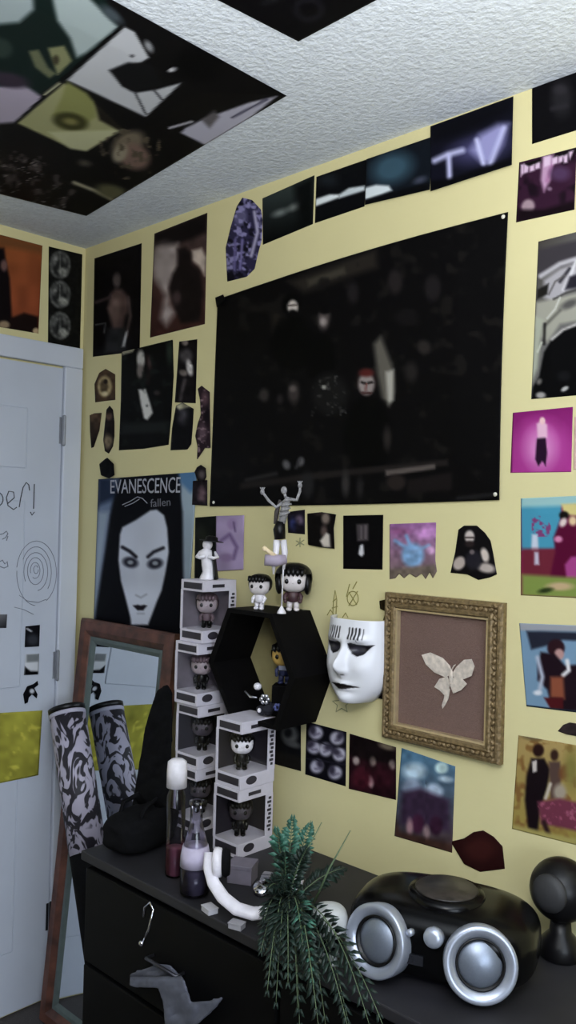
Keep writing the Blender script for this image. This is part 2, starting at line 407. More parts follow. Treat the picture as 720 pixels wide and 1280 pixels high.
pic([(152, 440), (216, 424.5), (217, 470), (214, 520), (210.5, 556), (180, 561), (148.5, 563), (151, 500)], [('b', (15, 15, 15)), ('p', [(151, 438), (169, 434), (166, 440), (153, 444)], (150, 146, 128), 2), ('e', 176, 449, 5, 11, 0, (190, 186, 180), 3), ('e', 175, 464, 4, 9, 0, (120, 112, 108), 3), ('l', [(184, 445), (188, 460), (184, 478)], 6, (34, 24, 24), 4), ('e', 187, 453, 2.5, 7, 0, (72, 60, 58), 3), ('p', [(173, 487), (182, 486), (188, 505), (191, 516), (184, 525), (180, 523), (176, 505)], (206, 204, 200), 3), ('e', 196, 491, 4, 3, 0, (56, 50, 50), 3), ('p', [(152, 530), (210, 526), (209, 540), (151, 543)], (34, 36, 36), 6), ('e', 212, 440, 4, 14, 0, (44, 52, 46), 5), ('N', 12, .66, (30, 34, 32), 14)],
    'large black print of a long-haired woman with a white tie below the brown winged poster', 'poster', 'poster', seed=5)
pic([(224, 427), (246.5, 424), (244.5, 504), (218.5, 503)], [('b', (22, 18, 20)), ('e', 231, 428, 4, 4, 0, (140, 128, 122), 3), ('e', 232, 445, 8, 9, 0, (72, 68, 70), 6), ('e', 237, 460, 4, 9, -10, (206, 200, 198), 3), ('e', 229, 466, 5, 4, 20, (128, 118, 114), 3), ('l', [(231, 475), (225, 500)], 4, (74, 68, 70), 4), ('n', 6, .3, 15)], 'upright dark photo of a pale face and hand right of the long-haired woman', seed=6)
pic([(220, 507), (228, 503), (242, 511), (241, 530), (239, 555), (234, 562), (213, 563), (215, 535)], [('b', (17, 16, 19)), ('e', 228, 518, 6, 12, 0, (66, 64, 70), 7), ('p', [(219, 508), (228, 503), (238, 508), (224, 512)], (170, 164, 140), 3), ('n', 7, .3, 16)], 'dark photo with rounded top directly under the pale face and hand photo', seed=7)
pic([(247, 486), (252, 482), (262, 490), (263, 560), (256, 560), (252, 566), (246, 575), (247, 558), (244, 545), (247, 530), (251, 518), (250, 500)], [('b', (46, 34, 40)), ('e', 256, 498, 4, 8, 0, (92, 70, 76), 4), ('e', 253, 540, 5, 10, 0, (94, 76, 84), 5), ('N', 4, .6, (140, 118, 124), 18), ('e', 259, 520, 4, 10, 0, (26, 20, 26), 4)], 'ragged maroon figure cutout tucked against the left edge of the huge black poster', 'cutout_picture', off=.002, step=1.1)

# the large portrait poster (plain generic face)
ev = [('b', (16, 17, 24)), ('p', [(122, 598), (148, 598), (140, 640), (126, 720), (116, 780)], (112, 126, 150), 10), ('p', [(122, 640), (136, 640), (120, 770), (114, 780)], (150, 162, 176), 8), ('p', [(226, 590), (247, 588), (240, 720), (232, 790), (226, 700)], (150, 164, 176), 4), ('p', [(222, 588), (246, 588), (246, 610), (238, 616), (226, 604)], (84, 118, 152), 6), ('p', [(123, 598), (140, 598), (150, 620), (122, 632)], (38, 48, 68), 8),
      ('p', [(146, 612), (200, 606), (222, 606), (228, 640), (229, 720), (233, 797), (118, 780), (132, 690), (138, 645)], (13, 13, 18), 5),
      ('p', [(150, 668), (153, 659), (170, 650), (188, 638), (196, 637), (205, 644), (209, 660), (211, 690), (207, 715), (202, 738), (196, 752), (190, 768), (185, 781), (164, 781), (163, 772), (157, 748), (151, 726), (148, 700)], (196, 200, 212), 3),
      ('e', 176, 706, 5, 18, 0, (204, 208, 219), 8), ('e', 163, 703, 9.5, 6.5, 12, (46, 46, 56), 4), ('e', 163, 703, 3.6, 2.6, 0, (150, 154, 160), 2), ('e', 194, 704.5, 9.5, 6.5, -10, (46, 46, 56), 4), ('e', 194, 704, 3.6, 2.6, 0, (150, 154, 160), 2),
      ('l', [(153, 684), (162, 689), (170, 696)], 4, (30, 28, 36), 3), ('l', [(185, 696), (192, 690), (204, 685)], 4, (30, 28, 36), 3), ('l', [(170, 744), (176, 747), (183, 743)], 1.5, (140, 142, 154), 3), ('p', [(166, 757), (172, 756), (176, 757), (180, 756), (184, 757), (179, 763), (172, 763)], (26, 22, 28), 2), ('l', [(172, 767), (180, 767)], 1.5, (150, 152, 164), 3), ('n', 30, .05, 19)]
evp = pic([(123, 599), (245, 590), (233, 797), (117, 778)], ev, 'large portrait poster of a pale dark-haired woman hung over the mirror', 'poster', 'poster', off=.004, step=1.4, seed=8, sol=.0045)
GREYINK = mat('grey_title_ink', (168, 168, 178), .6)
lettering('title_lettering', 'EVANESCENCE', 'back', [(138, 600), (226, 596), (225, 616), (138, 617)], GREYINK, .0075, evp)
lettering('subtitle_lettering', 'fallen', 'back', [(188, 624), (213, 622), (213, 632), (188, 634)], mat('dim_title_ink', (104, 104, 112), .6), .0075, evp)
s_ = B(); strokes(s_, 'back', [[(153, 631), (162, 627), (172, 621), (178, 623), (184, 629)], [(156, 633), (166, 629), (174, 624)]], .0012, .0075)
link('flourish', s_, GREYINK, evp)
pic([(126, 594), (124, 580), (131, 574), (134, 572), (142, 580), (143, 594), (136, 598)], [('b', (12, 12, 14)), ('n', 5, .3, 20)], 'small black pointed cutout above the left corner of the pale woman portrait', 'cutout_picture', off=.007, step=1.2)
pic([(243, 590), (246, 584), (251, 581), (257, 585), (258, 596), (254, 603), (247, 601)], [('b', (26, 22, 24)), ('e', 252, 593, 4, 5, 0, (86, 78, 80), 4)], 'round dark head cutout at the right corner of the pale woman portrait', 'cutout_picture', off=.008, step=1.1)
pic([(241, 601), (259, 600), (259, 632), (240, 631)], [('b', (34, 28, 32)), ('e', 252, 618, 5, 9, 0, (96, 78, 84), 5), ('n', 4, .3, 21)], 'small dark maroon photo right of the pale woman portrait', off=.0055)
pic([(244, 647), (270, 645), (270, 724), (243, 724)], [('b', (22, 24, 22)), ('e', 252, 672, 7, 14, 0, (34, 36, 30), 6), ('n', 7, .25, 22)], 'black upright photo behind the white hatted figure', off=.003)
pic([(270, 645), (305, 644), (304, 712), (270, 714)], [('b', (164, 146, 178)), ('n', 14, .1, 23), ('l', [(276, 676), (287, 668), (296, 684), (292, 698)], 4, (112, 92, 130), 4), ('e', 290, 655, 6, 7, 0, (150, 128, 164), 4), ('e', 283, 697, 8, 5, 0, (140, 118, 152), 4), ('l', [(292, 653), (294, 664)], 2, (96, 78, 112), 2)], 'pale lilac print beside the black photo behind the hatted figure', off=.0035)
pic([(284, 352), (282, 310), (288, 285), (296, 258), (303, 247), (315, 250), (326, 262), (328, 275), (327, 300), (322, 318), (318, 336), (308, 346)], [('b', (52, 48, 74)), ('e', 300, 270, 9, 12, 0, (96, 92, 124), 5), ('N', 6, .52, (142, 136, 178), 24), ('N', 7, .60, (24, 22, 34), 26), ('l', [(318, 265), (322, 290), (314, 320)], 4, (168, 162, 190), 3), ('l', [(303, 300), (300, 336)], 3, (128, 120, 170), 3), ('l', [(294, 300), (293, 338)], 3, (112, 104, 150), 3), ('e', 288, 346, 6, 8, 0, (22, 20, 30), 4)], 'violet and white figure cutout at the left end of the stage light strip', 'cutout_picture', step=1.2)

# strip of four stage-light photographs under the ceiling
pic([(328, 248), (393, 219), (391, 280), (328.5, 306)], [('b', (16, 20, 22)), ('g', 330, 235, 345, 300, (58, 66, 64), (10, 12, 13)), ('e', 350, 266, 9, 4, -20, (112, 118, 116), 6), ('e', 370, 258, 9, 4, -22, (128, 132, 128), 6), ('p', [(368, 232), (393, 219), (391, 280), (375, 288)], (12, 14, 14), 12)], 'dark grey-green photo with two faint smears, first of the strip under the ceiling', seed=9)
pic([(395.5, 221), (459, 199), (455.5, 258), (393.5, 279)], [('b', (13, 14, 17)), ('p', [(394, 249), (412, 243), (424, 243), (424, 247), (394, 258)], (222, 228, 230), 3), ('p', [(424, 243), (436, 235), (456, 232), (456, 238), (424, 248)], (196, 204, 208), 3), ('e', 410, 225, 12, 8, 0, (30, 34, 38), 10)], 'black photo with a white horizontal glow, second of the strip under the ceiling', seed=10)
pic([(458, 199), (540, 171), (537, 237), (456, 256)], [('b', (20, 25, 32)), ('e', 490, 210, 26, 18, -20, (58, 82, 96), 16), ('p', [(455, 235), (470, 231), (486, 232), (490, 238), (475, 244), (456, 250)], (214, 222, 226), 4), ('e', 525, 225, 8, 4, -20, (64, 68, 82), 5), ('p', [(456, 250), (490, 240), (537, 228), (537, 238), (456, 258)], (12, 13, 16), 4)], 'teal haze photo with a white patch, third of the strip under the ceiling', off=.0045, seed=11)
pic([(538, 158), (641.5, 120.5), (639.5, 206), (538, 239)], [('b', (20, 20, 32)), ('e', 600, 185, 34, 16, -15, (70, 68, 104), 20), ('p', [(588, 188), (600, 168), (622, 155), (636, 155), (628, 180), (614, 204), (606, 206)], (146, 144, 188), 12), ('l', [(596, 175), (604, 204)], 5, (196, 196, 230), 5), ('l', [(630, 160), (613, 204)], 5, (186, 186, 222), 6), ('l', [(543, 201), (560, 193), (578, 188)], 7, (176, 176, 210), 6), ('l', [(561, 195), (562, 222)], 6, (186, 186, 222), 5), ('p', [(538, 226), (560, 224), (639, 198), (639, 206), (538, 240)], (10, 10, 14), 6), ('p', [(538, 158), (641, 120), (641, 140), (580, 168), (538, 180)], (14, 14, 20), 14)], 'large violet stage-beam photo at the right end of the strip under the ceiling', off=.006, seed=12)

# the huge black poster
def sag(u, v, X, Y):
    return X - 2.0*np.sin(PI*v)*(u > .5)*(2*u-1), Y - 5*np.sin(PI*u)*(1-v) + 1.5*np.sin(PI*u)*v
bp = [('b', (15, 14, 15)), ('p', [(360, 352), (440, 322), (470, 312), (472, 334), (440, 345), (380, 366)], (44, 40, 36), 10), ('p', [(384, 350), (430, 334), (432, 342), (386, 358)], (66, 62, 54), 5), ('p', [(338, 385), (352, 372), (356, 400), (340, 420)], (36, 33, 30), 8), ('N', 16, .62, (27, 25, 24), 28),
      ('e', 364, 381, 12, 14, 0, (10, 10, 11), 4), ('e', 366, 384, 6.5, 9, 0, (196, 186, 178), 3), ('e', 366, 392, 6, 5, 0, (16, 15, 16), 3), ('l', [(361, 382), (371, 381)], 1.8, (70, 60, 58), 2), ('e', 365, 430, 26, 34, 0, (8, 8, 9), 8),
      ('e', 405, 398, 7, 15, 6, (84, 76, 74), 5), ('e', 404, 402, 4, 5, 0, (150, 140, 136), 4), ('e', 406, 386, 8, 7, 0, (14, 13, 14), 3), ('e', 402, 450, 20, 34, 0, (10, 10, 11), 8),
      ('e', 441, 366, 7, 13, 0, (36, 33, 34), 6), ('e', 494, 352, 9, 15, 0, (40, 36, 36), 6), ('e', 541, 360, 10, 16, 0, (34, 31, 32), 6), ('e', 508, 397, 14, 10, 0, (24, 22, 23), 6), ('e', 530, 434, 8, 9, -30, (46, 42, 40), 6),
      ('p', [(467, 430), (476, 420), (484, 440), (492, 462), (493, 490), (486, 508), (478, 500), (472, 470)], (96, 92, 84), 8), ('p', [(482, 465), (492, 462), (492, 500), (485, 506)], (168, 164, 154), 5), ('e', 514, 465, 8, 12, 0, (40, 37, 36), 8),
      ('e', 458, 477, 13, 18, 0, (34, 26, 26), 4), ('e', 458, 480, 10, 14, 0, (146, 136, 132), 4), ('e', 458, 466, 9, 5, 0, (84, 38, 36), 4), ('l', [(452, 478), (456, 479)], 3, (24, 20, 20), 2), ('l', [(460, 479), (465, 478)], 3, (24, 20, 20), 2), ('l', [(458, 480), (457, 487)], 2, (110, 60, 56), 2), ('l', [(453, 491), (463, 491)], 2.5, (60, 30, 30), 2), ('e', 460, 545, 30, 46, 0, (9, 9, 10), 8), ('e', 462, 505, 20, 8, 0, (10, 10, 11), 5),
      ('e', 367, 491, 7, 13, 0, (62, 56, 54), 6), ('e', 366, 486, 4, 4, 0, (98, 90, 86), 4), ('e', 330, 494, 6, 8, 0, (56, 52, 50), 5), ('e', 350, 499, 4, 6, 0, (44, 40, 40), 4), ('e', 412, 492, 22, 26, 0, (28, 27, 27), 10), ('N', 5, .62, (62, 60, 58), 31, [(390, 470), (434, 470), (434, 520), (390, 520)]), ('e', 405, 484, 3, 2.5, 0, (150, 148, 140), 2),
      ('p', [(300, 604), (400, 590), (560, 574), (560, 582), (400, 598), (300, 612)], (38, 34, 33), 4), ('p', [(482, 588), (544, 580), (544, 586), (482, 595)], (92, 84, 80), 3), ('e', 484, 548, 5, 14, 0, (46, 42, 40), 6), ('e', 495, 603, 12, 10, 0, (44, 38, 36), 5), ('p', [(510, 600), (565, 590), (565, 612), (510, 616)], (30, 26, 26), 5),
      ('e', 432, 605, 5, 14, 0, (56, 53, 52), 5), ('e', 450, 610, 4, 12, 0, (42, 40, 40), 5), ('e', 384, 606, 8, 16, 0, (38, 37, 38), 6), ('l', [(308, 600), (345, 592)], 4, (52, 50, 50), 5), ('e', 358, 581, 4.5, 6, -20, (92, 90, 92), 4), ('e', 376, 577, 4, 5.5, 15, (96, 94, 96), 4), ('l', [(375, 575), (370, 585)], 3, (60, 58, 60), 3), ('p', [(570, 621), (620, 615), (620, 620), (570, 625)], (34, 33, 34), 3)]
pic([(272, 374), (635, 265), (624, 625), (262, 633)], bp, 'huge black group poster filling the middle of the back wall', 'poster', 'poster', off=.004, step=2.2, curl=.006, seed=13, bend=sag)
tack_m = mat('pearl_tack', (214, 210, 196), .25)
def tack(x, y, off, label):
    o = link('thumb_tack', lathe(B(), [(.0046, 0), (.0042, .0015), (.0025, .003), (.0006, .0036)], (0, 0, 0), 12), tack_m, None, True)
    o.location = on('back', x, y, off); o.rotation_euler = (PI/2, 0, 0); tag(o, label, 'tack', 'pearl tacks holding the huge poster')
tack(629, 271, .0105, 'pearl tack in the top right corner of the huge black poster')
tack(619, 618, .0105, 'pearl tack in the bottom right corner of the huge black poster')
tack(267, 628, .0105, 'pearl tack in the bottom left corner of the huge black poster')
pic([(269, 372), (279, 368), (281, 374), (275, 381), (271, 385)], [('b', (14, 14, 15))], 'tiny black torn tape at the top left corner of the huge poster', 'paper_scrap', 'paper', off=.0125, step=1.2)

# right-hand column
pic([(665, 103), (724, 81), (724, 164), (665, 180)], [('b', (15, 14, 17)), ('e', 702, 122, 13, 22, 0, (36, 35, 38), 12), ('e', 700, 112, 8, 6, 0, (46, 44, 48), 6), ('l', [(690, 136), (708, 132)], 5, (42, 40, 44), 5)], 'square black record sleeve print at the top right under the ceiling', seed=14)
rd = [('b', (52, 28, 46)), ('N', 18, .5, (28, 16, 26), 33), ('p', [(649, 206), (724, 184), (724, 190), (650, 212)], (18, 14, 16), 2), ('p', [(678, 196), (692, 193), (688, 225), (680, 240), (676, 225)], (176, 140, 168), 5), ('l', [(690, 205), (684, 226)], 4, (158, 110, 146), 4), ('e', 660, 258, 8, 9, 30, (156, 134, 142), 4), ('e', 687, 236, 3, 2.5, 0, (120, 96, 116), 2), ('e', 700, 217, 12, 9, 0, (76, 54, 82), 8), ('p', [(647, 262), (680, 262), (720, 250), (720, 264), (647, 278)], (24, 14, 20), 6)]
for pl in ([(651, 206), (655, 205), (655, 216), (651, 221)], [(655, 205), (661, 208), (660, 215), (655, 217)], [(662, 208), (668, 205), (668, 213), (662, 215)], [(669, 205), (675, 202), (675, 210), (669, 212)], [(680, 196), (688, 194), (688, 206), (680, 209)], [(690, 198), (697, 195), (697, 204), (690, 206)], [(698, 196), (704, 194), (703, 202), (698, 204)], [(704, 195), (710, 192), (709, 203), (705, 204)], [(711, 190), (717, 188), (712, 200)]):
    rd.append(('p', pl, (204, 178, 200), 2.5))
pic([(649, 203), (721, 184), (718, 262), (645, 278)], rd, 'plum red magazine cover with pale lettering below the black record sleeve', seed=15)
pic([(673, 302), (726, 289), (726, 496), (664, 499)], [('g', 670, 310, 720, 340, (70, 66, 62), (104, 102, 100)), ('p', [(671, 312), (726, 300), (726, 322), (690, 338), (672, 346)], (62, 58, 62), 6), ('l', [(676, 345), (700, 330), (724, 318)], 6, (176, 172, 176), 4), ('p', [(680, 350), (700, 336), (726, 318), (726, 345), (712, 362), (690, 378), (680, 372)], (166, 162, 166), 6), ('p', [(672, 362), (686, 354), (684, 368), (671, 374)], (34, 32, 30), 3), ('l', [(700, 352), (712, 336)], 4, (54, 52, 58), 3), ('l', [(704, 362), (716, 338)], 4, (198, 194, 198), 3), ('p', [(712, 346), (726, 332), (726, 362), (706, 362)], (40, 38, 46), 4), ('p', [(670, 378), (690, 374), (726, 362), (726, 400), (700, 405), (684, 428), (676, 420), (680, 405), (668, 410)], (156, 154, 142), 5), ('e', 712, 380, 12, 5, -25, (86, 84, 82), 5), ('l', [(680, 408), (700, 388)], 3, (92, 90, 84), 4), ('p', [(669, 395), (680, 400), (675, 430), (672, 460), (664, 480)], (164, 166, 150), 5), ('p', [(680, 440), (690, 424), (705, 410), (726, 402), (726, 498), (664, 500), (666, 484), (674, 470)], (12, 12, 13), 3), ('l', [(681, 405), (680, 430)], 3, (30, 28, 28), 3), ('l', [(686, 368), (694, 352), (706, 344)], 2, (90, 86, 86), 2), ('l', [(692, 374), (708, 366), (722, 362)], 2.5, (70, 68, 66), 2), ('l', [(714, 342), (720, 326)], 3, (204, 202, 204), 2), ('l', [(684, 398), (694, 386), (700, 372)], 2, (196, 194, 186), 2), ('l', [(672, 440), (677, 428)], 2, (196, 198, 182), 2), ('l', [(690, 424), (704, 412), (722, 405)], 3, (186, 182, 178), 3), ('e', 706, 486, 5, 2.5, -30, (176, 174, 172), 2), ('e', 676, 494, 6, 4, 0, (158, 154, 150), 3), ('e', 674, 477, 3, 4, 30, (108, 104, 100), 3), ('e', 705, 470, 8, 6, 0, (24, 24, 26), 5)],
    'tall black and white poster of a swinging pale arm at the right edge', 'poster', 'poster', seed=16)
pic([(641, 516), (716, 508.5), (714, 590), (638, 591)], [('g', 678, 512, 678, 590, (128, 36, 104), (170, 62, 142)), ('e', 677, 556, 30, 30, 0, (178, 76, 152), 24), ('e', 676, 560, 18, 24, 0, (206, 130, 186), 18), ('p', [(671, 548), (675, 545), (682, 546), (684, 566), (682, 583), (678, 576), (673, 583), (669, 574)], (42, 22, 44), 2), ('p', [(671, 530), (677, 525), (684, 531), (684, 547), (672, 548)], (222, 178, 200), 3), ('e', 678, 526, 3.5, 4.5, 0, (230, 190, 190), 2), ('p', [(638, 516), (641, 516), (640, 590), (637, 590)], (96, 26, 74), 2)], 'square magenta print with a small dark-skirted figure', seed=17)
pic([(718, 521), (728, 520), (728, 586), (717, 587)], [('b', (222, 188, 176)), ('n', 10, .06, 40)], 'pale pink print barely showing right of the magenta square', seed=18)
pic([(651, 623), (726, 619), (726, 748), (651, 744)], [('b', (128, 40, 74)), ('p', [(651, 622), (702, 620), (700, 686), (652, 688)], (74, 146, 172), 3), ('p', [(651, 620), (726, 617), (726, 632), (651, 634)], (150, 186, 186), 6), ('p', [(702, 630), (726, 628), (726, 650), (706, 650)], (206, 192, 128), 4), ('N', 5, .46, (126, 66, 112), 42, [(664, 644), (690, 644), (688, 670), (666, 672)]), ('p', [(665, 668), (672, 668), (674, 700), (668, 706), (664, 690)], (194, 200, 214), 3), ('e', 677, 706, 5, 6, 0, (196, 132, 146), 4), ('p', [(653, 686), (700, 686), (690, 730), (653, 720)], (108, 42, 56), 6), ('p', [(668, 690), (673, 690), (674, 706), (668, 706)], (188, 180, 196), 3), ('p', [(701, 648), (712, 644), (726, 652), (726, 724), (714, 712), (706, 726), (686, 728), (694, 690), (692, 672)], (86, 18, 50), 4), ('e', 705, 644, 6, 5, 0, (24, 22, 20), 3), ('e', 704, 653, 4, 6, 30, (214, 196, 190), 3), ('e', 716, 651, 5, 6, 0, (216, 190, 150), 4), ('e', 698, 674, 5, 4, 0, (206, 130, 166), 3), ('p', [(706, 706), (714, 696), (726, 690), (726, 724), (708, 722)], (160, 70, 130), 4), ('p', [(652, 718), (726, 724), (726, 748), (652, 745)], (126, 142, 74), 6), ('e', 700, 733, 16, 5, 0, (190, 164, 128), 4), ('e', 682, 738, 9, 3, -10, (46, 56, 30), 3)], 'bright turquoise and crimson print of people at the right edge', seed=19)
pic([(649, 779), (728, 780), (728, 890), (658, 883)], [('b', (118, 146, 170)), ('p', [(649, 779), (728, 780), (728, 786), (650, 788)], (150, 152, 158), 3), ('p', [(658, 789), (676, 789), (728, 788), (728, 800), (704, 800), (680, 808), (664, 812)], (40, 42, 54), 4), ('e', 695, 810, 11, 11, 0, (46, 26, 32), 3), ('e', 699, 818, 6, 7, 0, (178, 140, 136), 3), ('p', [(676, 815), (694, 818), (706, 832), (728, 820), (728, 888), (690, 886), (684, 862), (672, 850), (672, 830)], (34, 22, 30), 4), ('l', [(672, 822), (678, 846), (674, 866)], 5, (170, 176, 192), 4), ('l', [(709, 826), (711, 838), (704, 844)], 5, (214, 212, 214), 3), ('p', [(688, 846), (704, 846), (706, 874), (688, 872)], (134, 78, 58), 5), ('p', [(680, 872), (704, 872), (704, 886), (688, 886)], (78, 28, 32), 3), ('e', 672, 866, 5, 3, 0, (214, 216, 222), 3), ('p', [(657, 881), (728, 888), (728, 891), (657, 885)], (30, 40, 50), 1.5)], 'pale blue print of a dark-coated person at the right edge', seed=20)
pic([(697, 914), (704, 906), (712, 903), (728, 905), (728, 922), (708, 918)], [('b', (52, 44, 44)), ('n', 5, .2, 43)], 'dark brown hat-shaped cutout between the pale blue and tan prints', 'cutout_picture', step=1.2)
pic([(648, 919), (728, 933), (728, 1058), (640, 1036)], [('g', 660, 920, 660, 1050, (164, 140, 92), (150, 134, 70)), ('N', 12, .55, (128, 96, 56), 44), ('e', 665, 920, 14, 5, 10, (96, 84, 62), 5), ('e', 673, 938, 7, 8, 0, (44, 26, 24), 3), ('p', [(664, 948), (680, 948), (688, 962), (684, 985), (676, 1010), (672, 1040), (660, 1036), (656, 1000), (658, 970)], (28, 20, 24), 4), ('p', [(665, 952), (671, 950), (671, 964), (666, 966)], (196, 186, 180), 2), ('e', 693, 944, 5, 7, 0, (56, 38, 32), 3), ('p', [(686, 952), (700, 952), (702, 970), (698, 998), (688, 998)], (84, 66, 60), 4), ('l', [(688, 980), (682, 998)], 4, (190, 180, 166), 3), ('e', 706, 965, 7, 10, 20, (112, 74, 48), 5), ('e', 700, 990, 8, 10, 0, (160, 148, 132), 6), ('p', [(672, 1002), (700, 998), (728, 1006), (728, 1040), (700, 1034), (676, 1030)], (110, 56, 72), 5), ('N', 5, .6, (150, 84, 104), 45, [(672, 1002), (728, 1002), (728, 1036), (676, 1030)]), ('l', [(680, 1028), (688, 1050)], 6, (50, 32, 34), 4), ('e', 714, 960, 8, 24, 0, (126, 118, 66), 10), ('p', [(640, 1030), (680, 1040), (728, 1046), (728, 1060), (640, 1038)], (164, 152, 92), 5)], 'tan and ochre print of a couple with a pink cloth low at the right edge', seed=21)

# small row under the huge poster
pic([(359, 640), (381, 637), (381, 668), (360, 666)], [('b', (30, 26, 36)), ('e', 374, 650, 5, 6, 0, (88, 76, 92), 4), ('e', 366, 655, 4, 8, 0, (44, 48, 84), 4), ('n', 4, .3, 46)], 'small dark violet photo half hidden behind the raised-arm figure', seed=22)
pic([(384, 642), (402, 640), (420, 643), (417, 660), (418, 686), (400, 684), (385, 681)], [('b', (18, 15, 15)), ('e', 407, 648, 5, 7, 0, (130, 116, 106), 4), ('e', 405, 664, 4, 7, 0, (92, 78, 74), 4), ('p', [(400, 676), (408, 666), (412, 668), (413, 684), (404, 684)], (206, 196, 184), 3), ('e', 398, 641, 6, 3, 0, (52, 42, 40), 3)], 'small square dark photo with a pale hand, left of the black tie photo', off=.0035, seed=23)
pic([(429, 644.5), (479, 643.5), (478, 712), (429, 711)], [('b', (13, 12, 14)), ('p', [(446, 656), (460, 655), (460, 675), (447, 676)], (96, 88, 90), 4), ('l', [(449, 658), (449, 673)], 1.5, (50, 44, 48), 1.5), ('l', [(454, 657), (454, 673)], 1.5, (50, 44, 48), 1.5), ('p', [(450, 682), (454, 680), (455, 692), (452, 696), (448, 693)], (210, 208, 212), 2)], 'black upright photo with a barred pale face and white tie', seed=24)
pic([(487, 655), (545, 653), (544, 700), (546, 714), (541, 723), (537, 715), (532, 724), (527, 717), (520, 722), (512, 717), (505, 723), (499, 717), (494, 723), (487, 724)], [('g', 515, 655, 515, 722, (152, 104, 152), (120, 104, 102)), ('e', 534, 666, 14, 7, -10, (206, 148, 206), 6), ('e', 500, 664, 12, 4, 0, (140, 88, 128), 5), ('e', 498, 682, 14, 5, 20, (128, 104, 128), 5), ('e', 516, 694, 14, 15, 0, (126, 160, 196), 6), ('l', [(494, 676), (516, 690), (508, 670)], 4, (122, 154, 192), 4), ('l', [(516, 690), (536, 682)], 4, (130, 158, 192), 4), ('e', 538, 688, 5, 5, 0, (196, 154, 188), 4), ('p', [(487, 712), (545, 706), (545, 724), (487, 724)], (110, 98, 88), 5), ('n', 5, .14, 47)], 'pink sky and blue star print with a ragged lower edge', seed=25, step=1.3)
pic([(573, 662), (580, 657), (596, 657), (606, 666), (613, 676), (616, 690), (621, 718), (612, 722), (598, 725), (584, 718), (563, 716), (569, 690)], [('b', (20, 18, 20)), ('e', 587, 671, 6, 8, 0, (196, 184, 178), 3), ('l', [(582, 672), (592, 672)], 2, (50, 40, 40), 2), ('e', 587, 680, 6, 4, 0, (44, 36, 36), 3), ('e', 574, 704, 7, 9, 35, (178, 164, 156), 3), ('e', 606, 694, 5, 9, -15, (206, 192, 182), 3), ('e', 608, 710, 11, 6, 10, (178, 166, 158), 4), ('e', 592, 700, 10, 12, 0, (38, 36, 42), 5), ('e', 590, 690, 3, 3, 0, (110, 100, 100), 2)], 'black cutout of a bearded man with bare arms above the gilt frame', 'cutout_picture', step=1.2)

# lower row
pic([(344, 898), (376, 903), (376, 964), (343, 955)], [('b', (22, 22, 24)), ('e', 362, 918, 10, 12, 0, (110, 110, 108), 6), ('e', 360, 916, 5, 6, 0, (36, 36, 38), 4), ('e', 366, 930, 9, 4, 20, (90, 90, 90), 4), ('p', [(343, 938), (376, 946), (376, 965), (343, 956)], (30, 28, 26), 4)], 'dark photo partly behind the boxes, leftmost of the lower row', seed=26)
grid = [('b', (18, 17, 24))]
for i, (gx, gy) in enumerate([(395, 916), (421, 923), (392, 934), (407, 937), (424, 943), (396, 958), (419, 966)]):
    grid += [('e', gx, gy, 8.5, 8, 25*i, (180, 176, 190), 4), ('e', gx+(4 if i % 2 else -4), gy-3, 4, 6, 30*i, (60, 56, 70), 4), ('l', [(gx-2, gy+3), (gx+4, gy+1+i % 3)], 2, (96, 90, 108), 3)]
grid += [('l', [(383, 925), (433, 936)], 1.5, (40, 38, 48), 1.5), ('l', [(383, 948), (433, 956)], 1.5, (40, 38, 48), 1.5)]
pic([(383, 902), (433, 915), (432, 983), (381.5, 968)], grid, 'black print with a grid of pale faces in the lower row', seed=27)
pic([(437, 917), (495, 934), (495, 1000), (436, 986)], [('b', (38, 18, 24)), ('p', [(437, 917), (495, 934), (495, 958), (437, 945)], (22, 15, 17), 6), ('e', 484, 933, 10, 4, 15, (112, 100, 86), 4), ('e', 445, 951, 4, 5, 0, (150, 136, 132), 3), ('e', 466, 952, 4, 6, 0, (110, 96, 92), 3), ('e', 490, 956, 4, 6, 0, (120, 106, 102), 3), ('e', 463, 977, 4, 7, -10, (214, 186, 184), 3), ('e', 452, 974, 12, 14, 0, (64, 24, 34), 8), ('e', 478, 972, 12, 16, 0, (48, 20, 28), 8), ('n', 6, .25, 48)], 'dark crimson group print in the lower row beside the grid of faces', seed=28)
pic([(502, 935), (569, 958), (565, 1066), (493, 1045)], [('g', 530, 940, 525, 1060, (84, 120, 146), (70, 52, 52)), ('e', 518, 964, 14, 10, 0, (176, 196, 210), 8), ('e', 552, 960, 8, 7, 0, (190, 214, 214), 4), ('e', 515, 985, 12, 12, 0, (134, 146, 166), 6), ('e', 541, 990, 12, 10, 0, (168, 182, 200), 6), ('e', 557, 974, 8, 4, 10, (180, 198, 212), 4), ('p', [(502, 990), (525, 985), (562, 1000), (562, 1040), (500, 1030)], (58, 44, 62), 8), ('e', 522, 1030, 8, 12, 0, (64, 34, 54), 4), ('e', 545, 1032, 8, 12, 0, (52, 30, 46), 4), ('e', 512, 1034, 4, 10, 0, (156, 122, 128), 4), ('e', 533, 1040, 4, 8, 0, (146, 122, 124), 4), ('p', [(493, 1020), (500, 1040), (566, 1056), (566, 1068), (493, 1046)], (66, 46, 40), 6), ('n', 7, .15, 49)], 'tall sky blue print in the lower row beneath the gilt frame', seed=29)
pic([(563, 1052), (580, 1048), (592, 1040), (604, 1038), (617, 1046), (628, 1058), (631, 1086), (600, 1090), (580, 1080)], [('b', (46, 22, 22)), ('e', 600, 1062, 18, 14, 0, (60, 30, 28), 10)], 'dark maroon rounded cutout on the wall behind the stereo', 'cutout_picture', step=1.6)
pic([(474, 751), (488, 748), (488, 776), (479, 775), (482, 764), (475, 761)], [('b', (42, 34, 20)), ('e', 484, 757, 5, 5, 0, (24, 18, 12), 3)], 'small dark brown cutout at the left edge of the gilt frame', 'cutout_picture', off=.002, step=1.1)
